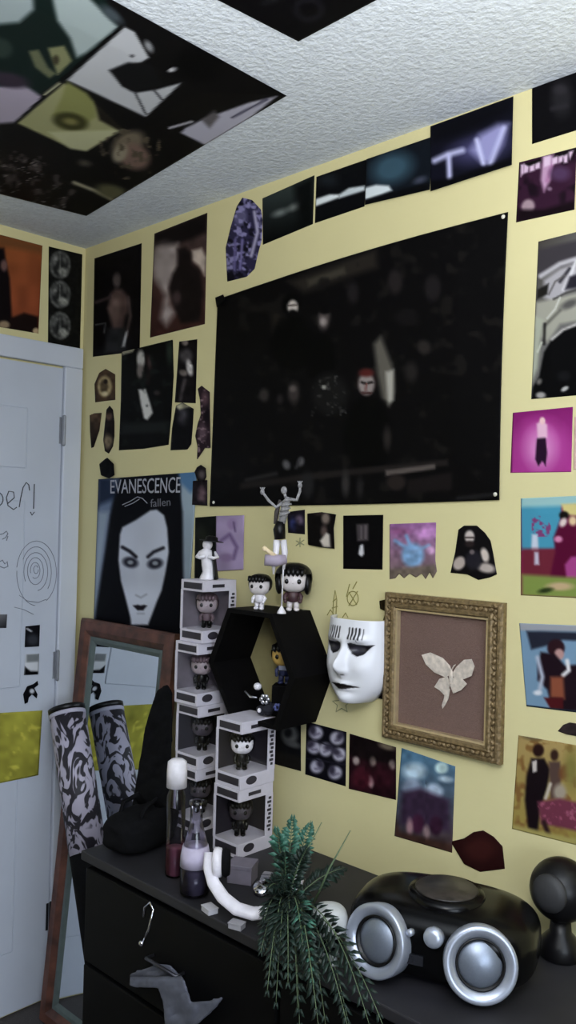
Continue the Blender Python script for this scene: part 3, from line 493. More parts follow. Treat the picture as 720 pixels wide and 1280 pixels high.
pic([(460, 869), (466, 860), (474, 850), (489, 849), (489, 876), (478, 874)], [('b', (18, 14, 16)), ('e', 480, 858, 4, 5, 0, (70, 56, 48), 3)], 'black cutout showing below the white mask beside the gilt frame', 'cutout_picture', off=.002, step=1.1)

# pencil doodles on the yellow wall
OL = mat('olive_pencil', (140, 132, 72), .8)
dd = B(); strokes(dd, 'back', [[(416, 768), (417, 750), (419, 738), (421, 750), (420, 768)], [(416, 752), (421, 748)], [(415, 760), (422, 758)], [(409, 769), (413, 762), (417, 768)], [(428, 772), (432, 766), (435, 772)],
    arc(441, 748, 7, 9, 0, 360), [(436, 740), (446, 756)], [(447, 739), (436, 757)], [(441, 736), (446, 727)], [(433, 746), (437, 730)]], .0011, .001)
link('pencil_doodle', dd, OL, wall_back)
GRN = mat('grey_pencil', (146, 146, 112), .8)
st = [(427 + (r_*math.sin(math.radians(a))), 880 - r_*math.cos(math.radians(a))) for a, r_ in ((0, 13), (36, 5.5), (72, 12), (108, 5.5), (144, 12), (180, 5.5), (216, 12), (252, 5.5), (288, 12), (324, 5.5), (360, 13))]
dd = B(); strokes(dd, 'back', [st, [(375, 672), (375, 684)], [(370, 676), (380, 681)], [(380, 675), (370, 682)]], .0012, .001)
link('pencil_star', dd, GRN, wall_back)

# ------------------------------------------------------------------ posters on the ceiling
cp = [('b', (18, 17, 18)), ('p', [(-300, -200), (-60, -60), (-60, 260), (-300, 180)], (60, 62, 62), 10), ('p', [(-60, -60), (104, -60), (148, 34), (78, 100), (0, 150), (-60, 160)], (22, 34, 32), 4), ('p', [(-60, -20), (40, -20), (42, 12), (24, 28), (-60, 36)], (150, 162, 166), 7), ('p', [(64, -10), (104, -10), (148, 34), (108, 66), (96, 72), (88, 48), (72, 26)], (156, 168, 170), 6), ('e', 0, 60, 16, 12, 20, (44, 56, 52), 6), ('p', [(36, 64), (48, 62), (60, 84), (70, 92), (62, 98), (44, 84)], (96, 100, 78), 4), ('p', [(60, 60), (80, 57), (90, 76), (72, 94)], (124, 126, 94), 4), ('e', 70, 75, 4, 6, 0, (62, 58, 44), 3), ('p', [(-40, 110), (30, 106), (54, 122), (18, 153), (-40, 158)], (160, 152, 170), 5), ('e', 10, 100, 26, 9, 10, (54, 46, 58), 6),
      ('l', [(150, 34), (78, 98), (20, 154)], 3, (10, 10, 10), 1.5), ('l', [(74, 104), (56, 118)], 3, (156, 156, 134), 2),
      ('p', [(156, 34), (168, 40), (186, 72), (176, 78), (150, 84), (142, 92), (152, 108), (170, 116), (196, 112), (210, 108), (226, 104), (182, 146), (84, 100)], (178, 180, 186), 3), ('p', [(136, 88), (160, 78), (188, 80), (204, 106), (180, 112), (164, 114), (150, 104)], (22, 22, 24), 4), ('l', [(168, 114), (182, 142)], 2.5, (40, 40, 44), 2), ('l', [(192, 112), (202, 124)], 2.5, (50, 50, 54), 2), ('e', 186, 58, 4, 8, -30, (140, 142, 146), 4), ('e', 216, 87, 6, 2.5, -20, (190, 190, 196), 2), ('e', 165, 70, 3, 2, 0, (80, 80, 84), 2),
      ('p', [(22, 154), (80, 104), (118, 130), (152, 162), (108, 188), (86, 184)], (150, 150, 112), 3), ('p', [(84, 102), (108, 116), (118, 128), (120, 146), (106, 156), (88, 152), (66, 144), (76, 124)], (130, 132, 84), 5), ('e', 88, 152, 22, 11, 10, (62, 62, 36), 5), ('e', 88, 152, 9, 4, 10, (120, 116, 76), 4), ('p', [(60, 165), (152, 162), (108, 189), (88, 186)], (176, 176, 142), 4), ('p', [(118, 128), (152, 160), (150, 164), (124, 150)], (34, 30, 26), 4),
      ('e', 160, 180, 22, 14, -30, (112, 102, 88), 8), ('e', 168, 196, 20, 16, 20, (122, 100, 92), 8), ('e', 150, 192, 8, 12, 30, (150, 142, 124), 5), ('N', 8, .6, (86, 78, 66), 52, [(118, 180), (150, 160), (200, 170), (200, 216), (150, 226)]), ('l', [(92, 228), (118, 238), (142, 250)], 4, (172, 166, 142), 3), ('e', 140, 240, 20, 9, 15, (96, 94, 70), 7), ('e', 106, 204, 8, 4, 10, (72, 68, 62), 5), ('N', 10, .56, (66, 60, 60), 54, [(-60, 180), (40, 190), (96, 220), (96, 262), (-60, 250)]), ('N', 4, .68, (112, 106, 106), 56, [(-60, 190), (60, 200), (90, 262), (-60, 250)]),
      ('p', [(232, 160), (256, 148), (262, 146), (312, 128), (346, 120), (300, 158), (262, 184), (226, 166)], (176, 174, 190), 3), ('l', [(290, 147), (334, 124)], 2.5, (60, 58, 76), 2), ('l', [(212, 160), (240, 152)], 3, (170, 168, 178), 2), ('e', 228, 204, 10, 3, -12, (150, 140, 140), 3), ('p', [(252, 150), (268, 138), (274, 146), (262, 160)], (96, 92, 96), 5), ('e', 140, 18, 16, 6, 40, (70, 78, 84), 6), ('e', 250, 80, 30, 22, 0, (12, 12, 13), 10), ('l', [(356, 122), (272, 186)], 5, (14, 12, 26), 3)]
def droop(u, v, X, Y):
    return X, Y + 9*np.sin(PI*u)*v
sheet('poster', 'ceil', [proj((-2.30, .60, CEIL)), proj((-1.235, .62, CEIL)), (358, 120), (108, 270)], cp, 'large collage poster of pale and dark pictures sagging from the ceiling', 'poster', 'posters on the ceiling', off=.004, step=2.4, curl=.008, seed=30,
      bend=None)
tg = sheet('poster', 'ceil', [(330, -150), (640, -90), (373, 52), (190, -42)], [('b', (14, 13, 16)), ('e', 386, 12, 20, 16, 0, (24, 23, 28), 6), ('e', 386, 12, 12, 9, 0, (14, 13, 16), 4), ('l', [(330, 4), (345, 0)], 6, (24, 24, 28), 5)], 'black poster corner on the ceiling above the wall of prints', 'poster', 'posters on the ceiling', off=.004, step=4, curl=.004, seed=31)

# ------------------------------------------------------------------ moth frame
def P3(x, y, off): return Vector(on('back', x, y, off))
a = P3(486, 743, 0); b = P3(634, 750, 0); fx0, fx1 = a.x, b.x - .0; fz1 = (a.z + b.z)/2; fz0 = P3(560, 938.5, 0).z
fr = thing('picture_frame', 'gilt frame holding a pale moth on brown backing', 'picture frame', ((fx0+fx1)/2, YB, fz0))
W_, H_ = (fx1-fx0)/2, fz1-fz0
GILT = mat('worn_gilt', (128, 108, 76), .42, .45, var=.35, scale=120, bump=.8)
GILT2 = mat('pale_gilt', (196, 176, 140), .3, .5, var=.1, scale=60)
def ring_sweep(bm, hw, z0, z1, prof):
    """mitred moulding: profile of (inset, out of the wall)"""
    loops = []
    for ins, out in prof:
        loops.append([bm.verts.new(p) for p in ((-hw+ins, -out, z0+ins), (hw-ins, -out, z0+ins), (hw-ins, -out, z1-ins), (-hw+ins, -out, z1-ins))])
    for A_, B_ in zip(loops, loops[1:]):
        for k in range(4): bm.faces.new((A_[k], A_[(k+1)%4], B_[(k+1)%4], B_[k]))
    return bm
ring = ring_sweep(B(), W_, 0, H_, [(0, 0), (0, .014), (.004, .019), (.009, .020), (.013, .016), (.020, .018), (.024, .022), (.030, .021), (.034, .016), (.034, 0)])
for k in range(26):                                       # carved leaf beads along the sides
    t = (k+.5)/26
    for sx in (-1, 1):
        ell(ring, (sx*(W_-.016), -.018, t*H_), (.0045, .0045, .0065), 8, 6, Matrix.Rotation(.6*(-1)**k, 3, 'Y'))
for k in range(22):
    for z in (.016, H_-.016): ell(ring, (-W_+.02+(2*W_-.04)*(k+.5)/22, -.018, z), (.0065, .0045, .0045), 8, 6, Matrix.Rotation(.6*(-1)**k, 3, 'Y'))
link('moulding', ring, GILT, fr)
link('inner_lip', ring_sweep(B(), W_-.033, .033, H_-.033, [(0, .004), (0, .017), (.004, .0165), (.006, .008), (.006, .004)]), GILT2, fr)
BACKB = mat('brown_linen', (112, 88, 80), .9, var=.14, scale=420, bump=.3)
link('backing', box(-W_+.034, W_-.034, -.006, -.001, .034, H_-.034), BACKB, fr)
mo = B()
def wing(pts, th=.0012, y=-.0085, lift=.004):
    mc = Vector((0, 0, 0)); vs = [bm_ for bm_ in pts]
    top = [mo.verts.new((x, y - lift*abs(x)/.05, z)) for x, z in vs]; bot = [mo.verts.new((x, y+th - lift*abs(x)/.05, z)) for x, z in vs]
    mo.faces.new(top); mo.faces.new(bot[::-1])
    n = len(vs)
    for k in range(n): mo.faces.new((top[k], bot[k], bot[(k+1)%n], top[(k+1)%n]))
mcx, mcy = 565, 846
def ml(x, y):
    p = P3(x, y, 0); return (p.x-(fx0+fx1)/2, p.z-fz0)
for pts in ([(531, 818), (541, 815), (556, 822), (566, 832), (568, 842), (560, 846), (546, 840), (536, 830)], [(568, 842), (574, 833), (584, 824), (594, 823), (598, 832), (594, 844), (584, 848), (572, 847)],
            [(562, 845), (552, 848), (546, 858), (552, 862), (558, 868), (564, 864), (566, 852)], [(568, 846), (582, 848), (588, 854), (580, 862), (570, 866), (566, 856)],
            [(559, 862), (566, 860), (564, 872), (560, 880), (556, 885), (555, 881), (558, 872)]):
    wing([ml(*p) for p in pts])
bx_, bz_ = ml(567, 845); ell(mo, (bx_, -.0105, bz_), (.005, .0035, .016), 10, 8)
for s in (-1, 1):
    tube(mo, [(bx_+s*.001, -.010, bz_+.014), (bx_+s*.008, -.012, bz_+.024), (bx_+s*.012, -.012, bz_+.027)], [.0012, .0016, .0006], 5)
mo_ = link('moth', mo, mat('pale_moth_wing', (206, 194, 182), .8, var=.22, scale=90), fr)
link('glass', box(-W_+.036, W_-.036, -.0153, -.0145, .036, H_-.036), PANE, fr)

# ------------------------------------------------------------------ white face mask
mx_, mz_ = P3(452, 826, 0).x, P3(447, 822, 0).z
def mask_mesh():
    nu, nv = 84, 110; hw, hh = .082, .095
    u, v = np.meshgrid(np.linspace(-1, 1, nu+1), np.linspace(-1, 1, nv+1))     # v = 1 at the top
    width = hw*np.where(v > -.1, 1 - .03*(v+.1)**2, np.sqrt(np.clip(1-((-.1-v)/.98)**2.3, .02, 1)))
    X = u*width; Z = v*hh
    dep = .070*np.sqrt(np.clip(1-np.abs(u)**2.6, 0, 1)) * (1-.22*np.clip(-v, 0, 1)**2 - .12*np.clip(v, 0, 1)**2)
    gau = lambda cx, cz, sx, sz: np.exp(-((X-cx)/sx)**2-((Z-cz)/sz)**2)
    dep = dep + .027*gau(0, -.010, .011, .020) + .012*gau(0, .014, .008, .026) + .006*gau(.011, -.02, .007, .007) + .006*gau(-.011, -.02, .007, .007)
    for s in (-1, 1):
        dep = dep - .015*gau(s*.034, .030, .022, .014) + .006*gau(s*.034, .052, .026, .009) + .005*gau(s*.044, -.012, .02, .018)
    dep = dep + .008*gau(0, -.050, .022, .006) + .007*gau(0, -.061, .018, .006) - .006*gau(0, -.0555, .026, .0022) - .005*gau(0, -.069, .02, .006) + .012*gau(0, -.084, .022, .014)
    col = np.ones(X.shape+(3,))*np.array([226, 226, 232.])
    def lay(d, c, s=.0012):
        nonlocal col
        al = np.clip(.5-d/s, 0, 1)[..., None]; col = col*(1-al)+np.array(c, float)*al
    for s in (-1, 1):
        eye = [(s*.011, .042), (s*.019, .044), (s*.034, .040), (s*.050, .0405), (s*.069, .042), (s*.058, .031), (s*.048, .019), (s*.035, .014), (s*.021, .019), (s*.012, .030)]
        d = segd(X, Z, eye, True); lay(np.where(inside(X, Z, eye), -d, d), (20, 18, 24))
        e2 = np.hypot((X-s*.034)/.017, (Z-.029)/.008)-1; lay(e2*.007, (50, 48, 58), .004)
        for k in range(5):
            x0 = s*(.014+.0085*k); lay(segd(X, Z, [(x0, .076), (x0+s*.0004, .065), (x0-s*.0004, .053)], False)-(.0022 if k < 4 else .001), (24, 22, 28))
        lay(segd(X, Z, [(s*.034, .052), (s*.036, .044)], False)-.0006, (90, 90, 100))
    lip = [(-.044, -.0545), (-.020, -.0515), (-.006, -.0490), (0, -.0505), (.006, -.0490), (.020, -.0515), (.044, -.0545), (.024, -.0575), (.010, -.061), (-.012, -.064), (-.022, -.060)]
    d = segd(X, Z, lip, True); lay(np.where(inside(X, Z, lip), -d, d), (22, 16, 20))
    lay(np.hypot((X-.006)/.004, (Z+.0285)/.002)*.003-.003, (70, 66, 72)); lay(np.hypot((X+.006)/.004, (Z+.0285)/.002)*.003-.003, (70, 66, 72))
    col = lin(col)
    V = [(X[i, j], -dep[i, j]+.0004, Z[i, j]) for i in range(nv+1) for j in range(nu+1)]
    Fc = [(i*(nu+1)+j, i*(nu+1)+j+1, (i+1)*(nu+1)+j+1, (i+1)*(nu+1)+j) for i in range(nv) for j in range(nu)]
    me = bpy.data.meshes.new('face_mask'); me.from_pydata(V, [], Fc)
    at_ = me.color_attributes.new('ink', 'FLOAT_COLOR', 'POINT')
    at_.data.foreach_set('color', np.concatenate([col.reshape(-1, 3), np.ones((len(V), 1))], 1).astype(np.float32).ravel())
    for p in me.polygons: p.use_smooth = True
    me.materials.append(INK_GLOSS)
    o = bpy.data.objects.new('face_mask', me); C.objects.link(o)
    md = o.modifiers.new('shell', 'SOLIDIFY'); md.thickness = .0025; md.offset = -1
    return o
mk = mask_mesh(); mk.location = (mx_, YB, mz_)
tag(mk, 'white moulded face mask with black eyes and brow bars hung on the wall', 'mask')

# ------------------------------------------------------------------ coffin shelf
BLK = mat('matt_black_wood', (8, 7, 8), .65, var=.2, spec=.08)
BLKC = mat('black_cloth', (14, 14, 16), .95, var=.3, scale=90, spec=.1)
DEP = .135
def cz(x, y): p = P3(x, y, 0); return (p.x, p.z)
hexo = [cz(333, 760), cz(388, 759), cz(417, 838), cz(395, 899), cz(336, 891), cz(309, 822)]
top_z = (hexo[0][1]+hexo[1][1])/2; bot_z = (hexo[3][1]+hexo[4][1])/2; mid_z = (hexo[2][1]+hexo[5][1])/2
hexo = [(hexo[0][0], top_z), (hexo[1][0], top_z), (hexo[2][0], mid_z), (hexo[3][0], bot_z), (hexo[4][0], bot_z), (hexo[5][0], mid_z)]
ccx, ccz = sum(p[0] for p in hexo)/6, sum(p[1] for p in hexo)/6
hexi = [(ccx+(x-ccx)*.87, ccz+(z-ccz)*.92) for x, z in hexo]
cof = thing('coffin_shelf', 'black coffin-shaped display box mounted left of the white mask', 'shelf', (ccx, YB, bot_z))
cb = B(); L4 = []
for hx, y in ((hexo, 0), (hexo, -DEP), (hexi, -DEP), (hexi, -.006)):
    L4.append([cb.verts.new((x-ccx, y, z-bot_z)) for x, z in hx])
for A_, B_ in zip(L4, L4[1:]):
    for k in range(6): cb.faces.new((A_[k], A_[(k+1)%6], B_[(k+1)%6], B_[k]))
link('case', cb, BLK, cof)
bb = B(); v1 = [bb.verts.new((x-ccx, -.007, z-bot_z)) for x, z in hexi]; v2 = [bb.verts.new((x-ccx, -.001, z-bot_z)) for x, z in hexi]
bb.faces.new(v1); bb.faces.new(v2[::-1])
for k in range(6): bb.faces.new((v1[k], v2[k], v2[(k+1)%6], v1[(k+1)%6]))
bp_ = link('back_panel', bb, mat('tan_back_panel', (150, 140, 96), .8, var=.08), cof)

# ------------------------------------------------------------------ small vinyl figures
SKIN = mat('pale_vinyl', (214, 206, 206), .4); BLKV = mat('black_vinyl', (11, 10, 12), .38, spec=.3); WHV = mat('white_vinyl', (226, 222, 228), .4)
EYE = mat('eye_black', (10, 10, 12), .2)
def figure(label, loc, h=.095, rz=0, skin=SKIN, hair=BLKV, body=BLKV, legs=BLKV, cat='figurine', group=None, hat=False, bob=False, hairless=False, cape=None):
    """big-headed little figure standing about h tall, facing -y before turning"""
    t = thing('figurine', label, cat, loc, rz, group); s = h/.095
    hb = ell(B(), (0, 0, .064*s), (.028*s, .025*s, .025*s), 22, 14, pw=.82)
    ell(hb, (0, -.0248*s, .060*s), (.0022*s, .002*s, .0018*s), 8, 6)
    hd = link('head', hb, skin, t, True)
    eb = B()
    for sx in (-1, 1): ell(eb, (sx*.0125*s, -.0225*s, .0625*s), (.0046*s, .0034*s, .0052*s), 12, 8)
    link('eyes', eb, EYE, hd, True)
    if not hairless:
        hr = ell(B(), (0, .004*s, .069*s), (.0315*s if not bob else .039*s, .029*s if not bob else .034*s, .026*s if not bob else .031*s), 24, 14, pw=.85)
        cut = [f for f in hr.faces if (lambda c: c.y < -.004*s and c.z < (.074*s))(f.calc_center_median())]
        bmesh.ops.delete(hr, geom=cut, context='FACES')
        if bob:
            for sx in (-1, 1): ell(hr, (sx*.029*s, .003*s, .056*s), (.0085*s, .02*s, .022*s), 12, 10)
        for k in range(5): tube(hr, [(-.02*s+.01*s*k, -.020*s, .090*s-.002*s*abs(k-2)), (-.018*s+.009*s*k, -.0275*s, .079*s), (-.016*s+.0085*s*k, -.0265*s, .073*s)], [.006*s, .0055*s, .001*s], 8)
        link('hair', hr, hair, t, True)
    tb = B(); lathe(tb, [(.008*s, .019*s), (.0125*s, .021*s), (.0115*s, .030*s), (.0125*s, .038*s), (.006*s, .042*s)], (0, 0, 0), 16)
    link('torso', tb, body, t, True)
    for sx in (-1, 1):
        ab = tube(B(), [(sx*.011*s, 0, .037*s), (sx*.017*s, -.003*s, .030*s), (sx*.0155*s, -.009*s, .023*s)], [.005*s, .0046*s, .004*s], 10)
        ell(ab, (sx*.015*s, -.011*s, .021*s), (.004*s, .004*s, .004*s), 8, 6)
        link('arm', ab, body, t, True)
        lb = tube(B(), [(sx*.0065*s, 0, .021*s), (sx*.0075*s, 0, .006*s)], [.0065*s, .006*s], 10)
        ell(lb, (sx*.0078*s, -.003*s, .0042*s), (.0066*s, .0098*s, .0042*s), 10, 6)
        link('leg', lb, legs, t, True)
    if hat:
        hh = lathe(B(), [(.043*s, .083*s), (.043*s, .0855*s), (.024*s, .087*s), (.022*s, .098*s), (.012*s, .102*s), (.001, .1025*s)], (0, 0, 0), 28); link('hat', hh, BLKV, t, True)
    if cape:
        ck = B(); rows = []
        for i in range(7):
            z = (.046-.044*i/6)*s; r = (.014+.013*i/6)*s
            rows.append([ck.verts.new((r*math.sin(q)*(1+.06*math.cos(9*q)), r*math.cos(q)*.9, z)) for q in np.linspace(-2.0, 2.0, 18)])
        for A_, B_ in zip(rows, rows[1:]):
            for k in range(17): ck.faces.new((A_[k], A_[k+1], B_[k+1], B_[k]))
        o = link('cape', ck, cape, t, True); md = o.modifiers.new('cloth', 'SOLIDIFY'); md.thickness = .002*s; md.offset = 1
    return t

TOPZ = top_z
def onco(x, off): return Vector((on('back', x, 760, off)[0], YB-off, TOPZ))
GF = 'figures on the coffin box'
FACE = .7                                             # turned towards the room
figure('black-haired little figure at the left on the coffin box, leaning back', onco(324, .098), .088, FACE-.3, body=WHV, legs=WHV, group=GF)
figure('little figure with a large round black bob at the right on the coffin box', onco(366, .052), .112, FACE, bob=True, body=mat('plum_vinyl', (70, 46, 50), .5), legs=SKIN, group=GF)

# tall acrobat figure on a stand above the coffin
GREYF = mat('bone_grey', (150, 148, 150), .6, var=.3, scale=140)
p0 = at(353, 760, 1.83); p0 = onco(352, .112); dv = (R.T @ (np.array(p0)-CAM))[2]*-1
ac = thing('posed_figure', 'tall thin figure with raised arms on a white rod stand over the coffin box', 'figurine', p0)
def L(x, y, d=0): return at(x, y, dv+d) - Vector(p0)
sb = lathe(B(), [(.011, 0), (.010, .004), (.003, .016), (.0014, .020)], (0, 0, 0), 16)
tube(sb, [(0, 0, .015), L(354, 715), L(354, 700)], .0018, 8); link('stand', sb, WHV, ac, True)
lg = B(); tube(lg, [L(346, 675), L(345, 690), L(342, 703), L(342, 718)], [.008, .0075, .006, .002], 10); tube(lg, [L(354, 675), L(356, 690), L(355, 703), L(355, 712)], [.008, .0075, .0055, .002], 10)
link('trousers', lg, WHV, ac, True)
tr = B(); tube(tr, [L(346, 697, -.01), L(334, 688, -.02), L(329, 684, -.02)], [.006, .005, .005], 10); ell(tr, L(331, 686, -.02), (.007, .006, .006), 10, 8); link('highlight_foot', tr, mat('warm_highlight_cream', (236, 214, 176), .4), ac, True)  # cream tip stands in for a warm highlight
sk = B(); tube(sk, [L(331, 700, -.015), L(345, 701, -.012), L(357, 699, -.005)], [.013, .014, .011], 12); link('sash', sk, mat('lilac_cloth', (166, 154, 172), .8), ac, True)
wb = B(); tube(wb, [L(350, 674), L(349, 662), L(351, 652)], [.013, .0145, .010], 12); link('hips', wb, BLKV, ac, True)
tb = B(); tube(tb, [L(352, 654), L(355, 640), L(358, 628), L(360, 621)], [.009, .0105, .009, .004], 12)
for k in range(4): tube(tb, [L(349+k*1.4, 645-k*6, -.012), L(356+k, 643-k*6, -.018), L(362+k, 640-k*5, -.012)], .0022, 6)
link('torso', tb, GREYF, ac, True)
hb = B(); ell(hb, L(355, 613), (.0075, .0075, .0095), 14, 10); tube(hb, [L(357, 622), L(356, 617)], .0035, 8); link('head', hb, GREYF, ac, True)
for pts in ([(354, 628), (345, 634), (336, 626), (331, 619), (328, 615)], [(362, 624), (371, 625), (375, 614), (375, 607)]):
    ab = tube(B(), [L(*p) for p in pts], [.0045, .004, .0035, .0032, .003][:len(pts)], 8); ell(ab, L(*pts[-1]), (.0058, .005, .0066), 10, 8)
    for k in range(4): tube(ab, [L(*pts[-1]), L(pts[-1][0]-3+2*k, pts[-1][1]-6)], [.0016, .001], 5)
    link('arm', ab, GREYF, ac, True)
cl = B(); tube(cl, [L(350, 625, .008), L(346, 640, .012), L(344, 655, .012)], [.003, .006, .004], 8, flat=2); link('coat_tail', cl, mat('grey_brown_cloth', (74, 68, 66), .9), ac, True)

# things inside the coffin
zin = bot_z + .012
fl = figure('yellow-faced little figure in dark blue inside the coffin box', (on('back', 357, 830, .055)[0], YB-.058, bot_z+.090), .105, .55, skin=mat('yellow_vinyl', (196, 160, 84), .45), body=mat('navy_vinyl', (40, 46, 84), .5), legs=mat('navy_vinyl', (40, 46, 84), .5))
link('belt_plate', box(-.011, .011, -.0165, -.013, .036, .050, bev=.001), mat('grey_blue_vinyl', (140, 144, 164), .5), fl)
cr = link('riser', box(-.026, .026, -.022, .022, -.074, 0, bev=.002), BLK, fl)
wd = tube(B(), [(.024, -.016, .030), (.023, -.018, .065)], [.0015, .0018], 6); link('wand', wd, WHV, fl)
SIL = mat('silver_metal', (190, 190, 198), .28, .85)
GT = 'trinkets in the bottom of the coffin box'
def flower(x, y, off, r, m1, label):
    p = on('back', x, y, off); t = thing('flower_brooch', label, 'brooch', p, .6, GT)
    fb = B()
    for k in range(6): ell(fb, (r*.62*math.cos(k*PI/3), -.002, r*.62*math.sin(k*PI/3)), (r*.42, .003, r*.42), 10, 6)
    link('petals', fb, m1, t, True); link('centre', ell(B(), (0, -.005, 0), (r*.28, .003, r*.28), 10, 6), EYE, t, True)
flower(331, 874, .105, .013, SIL, 'silver flower brooch with black centre in the bottom of the coffin box')
flower(347, 884, .09, .010, mat('blue_enamel', (84, 92, 150), .3), 'blue flower brooch in the bottom of the coffin box')
o = link('bead', ell(B(), (0, 0, 0), (.010, .010, .009), 16, 10), WHV, None, True); o.location = on('back', 322, 858, .11); tag(o, 'round white bead on the heap in the coffin box', 'bead', GT)
o = link('bead', ell(B(), (0, 0, 0), (.005, .005, .006), 14, 10), WHV, None, True); o.location = on('back', 324, 888, .118); tag(o, 'smaller oval white bead low in the coffin box', 'bead', GT)
o = link('silver_pin', tube(B(), [on('back', 306, 864, .115), on('back', 313, 871, .115), on('back', 321, 872, .115)], [.002, .003, .002], 8), SIL, None, True); tag(o, 'bent silver pin at the left of the coffin box heap', 'pin', GT)
hp = B()
for k in range(9): ell(hp, (random.uniform(-.022, .008), random.uniform(-.03, -.004), random.uniform(0, .02)), (.014, .012, .010), 10, 8)
o = link('velvet_pouch', hp, mat('dark_blue_velvet', (24, 24, 34), .9, var=.3, scale=80), None, True); o.location = (on('back', 345, 890, .07)[0], YB-.075, bot_z+.022); tag(o, 'dark velvet pouch under the trinkets in the coffin box', 'pouch')

# ------------------------------------------------------------------ dresser / low unit along the back wall
SZ, SY0, SX0, SX1 = .77, 1.14, -1.735, -.42
BLKL = mat('black_laminate', (7, 7, 8), .55, var=.25, scale=15, spec=.12)
TOPM = mat('dusty_grey_top', (30, 29, 34), .6, var=.25, scale=14)
dr = thing('dresser', 'low black dresser with a dusty grey top along the yellow wall', 'dresser', ((SX0+SX1)/2, (SY0+YB)/2, 0))
ox, oy = (SX0+SX1)/2, (SY0+YB)/2
def dbox(x0, x1, y0, y1, z0, z1, **k): return box(x0-ox, x1-ox, y0-oy, y1-oy, z0, z1, **k)
link('carcass', dbox(SX0+.01, SX1-.01, SY0+.02, YB-.02, .06, SZ-.022), BLKL, dr)
link('top', dbox(SX0, SX1, SY0, YB-.018, SZ-.022, SZ, bev=.003), TOPM, dr)
link('plinth', dbox(SX0+.03, SX1-.03, SY0+.05, YB-.03, 0, .06), BLKL, dr)
for i, (x0, x1) in enumerate(((SX0+.02, -1.09), (-1.08, SX1-.02))):
    for z0, z1 in ((.52, .735), (.30, .51), (.08, .29)):
        d_ = link('drawer', dbox(x0, x1, SY0+.002, SY0+.02, z0, z1, bev=.003), BLKL, dr)
        hb = B(); xm = (x0+x1)/2-ox; yf = SY0-oy
        tube(hb, [(xm-.05, yf+.004, (z0+z1)/2), (xm-.05, yf-.018, (z0+z1)/2), (xm+.05, yf-.018, (z0+z1)/2), (xm+.05, yf+.004, (z0+z1)/2)], .004, 8)
        link('handle', hb, mat('dark_steel', (70, 70, 76), .35, .8), d_, True)
# keys on a chrome ring hanging at the dresser front
def dz(x, y, yy):                                      # point on plane Y = yy
    r = ray(x, y); return Vector(r*(yy/r[1])+CAM)
kt = thing('key_clip', 'chrome clip hanging on the dark front of the dresser', 'clip', dz(177, 1182, SY0-.012)); k0 = kt.location
CHR = mat('chrome', (214, 214, 220), .12, 1.0, var=.05)
link('ball', ell(B(), dz(177, 1179, SY0-.012)-k0, (.0065, .0065, .0065), 14, 10), CHR, kt, True)
link('rod', tube(B(), [dz(178, 1178, SY0-.012)-k0, dz(186, 1162, SY0-.012)-k0, dz(192, 1136, SY0-.008)-k0], [.0022, .003, .002], 8), CHR, kt, True)
link('hook', tube(B(), [dz(192, 1138, SY0-.008)-k0, dz(188, 1128, SY0-.006)-k0, dz(181, 1134, SY0-.006)-k0, dz(180, 1146, SY0-.008)-k0], .0028, 8), CHR, kt, True)
# grey cloth spilling over the drawer front
def cloth(name, label, cat, outline, yfun, m, th=.006, n=44, amp=.012, seed=3):
    xs = [p[0] for p in outline]; ys = [p[1] for p in outline]; bm = B()
    Xg, Yg = np.meshgrid(np.linspace(min(xs), max(xs), n), np.linspace(min(ys), max(ys), n)); ok = inside(Xg, Yg, outline)
    nn = vnoise(Xg, Yg, 16, seed)*.6+vnoise(Xg+.5*Yg, Yg, 7, seed+1)*.4
    vs = {}
    mx2, my2 = (Xg[:-1,:-1]+Xg[1:,1:])/2, (Yg[:-1,:-1]+Yg[1:,1:])/2; kp = inside(mx2, my2, outline)
    cnt = np.zeros(Xg.shape, int)
    for di in (0, 1):
        for dj in (0, 1): cnt[di:di+n-1, dj:dj+n-1] += kp
    for i, j in zip(*np.nonzero((cnt > 0) & (cnt < 4))):
        best = (1e9, 0, 0)
        for (ax, ay), (bx_, by_) in zip(outline, outline[1:] + outline[:1]):
            ex, ey = bx_-ax, by_-ay; t = min(1, max(0, ((Xg[i, j]-ax)*ex+(Yg[i, j]-ay)*ey)/(ex*ex+ey*ey))); d = math.hypot(Xg[i, j]-ax-t*ex, Yg[i, j]-ay-t*ey)
            if d < best[0]: best = (d, ax+t*ex, ay+t*ey)
        Xg[i, j], Yg[i, j] = best[1], best[2]
    for i in range(n-1):
        for j in range(n-1):
            if not kp[i, j]: continue
            q = []
            for a_, b_ in ((i, j), (i+1, j), (i+1, j+1), (i, j+1)):
                if (a_, b_) not in vs: vs[a_, b_] = bm.verts.new(dz(Xg[a_, b_], Yg[a_, b_], yfun(Xg[a_, b_], Yg[a_, b_])-amp*nn[a_, b_]))
                q.append(vs[a_, b_])
            bm.faces.new(q)
    o = link(name, bm, m, None, True); md = o.modifiers.new('cloth', 'SOLIDIFY'); md.thickness = th; md.offset = 1
    sd = o.modifiers.new('soft', 'SUBSURF'); sd.levels = 1; sd.render_levels = 1
    tag(o, label, cat); return o
cloth('grey_cloth', 'crumpled grey cloth hanging on the front of the dresser', 'cloth', [(164, 1216), (180, 1212), (196, 1204), (214, 1206), (232, 1226), (240, 1252), (266, 1250), (282, 1246), (262, 1268), (236, 1290), (215, 1300), (208, 1280), (206, 1252), (200, 1234), (180, 1234), (164, 1232)], lambda x, y: SY0+.004 if y < 1222 else SY0-.022, mat('grey_fabric', (84, 86, 98), .95, var=.15, scale=60))

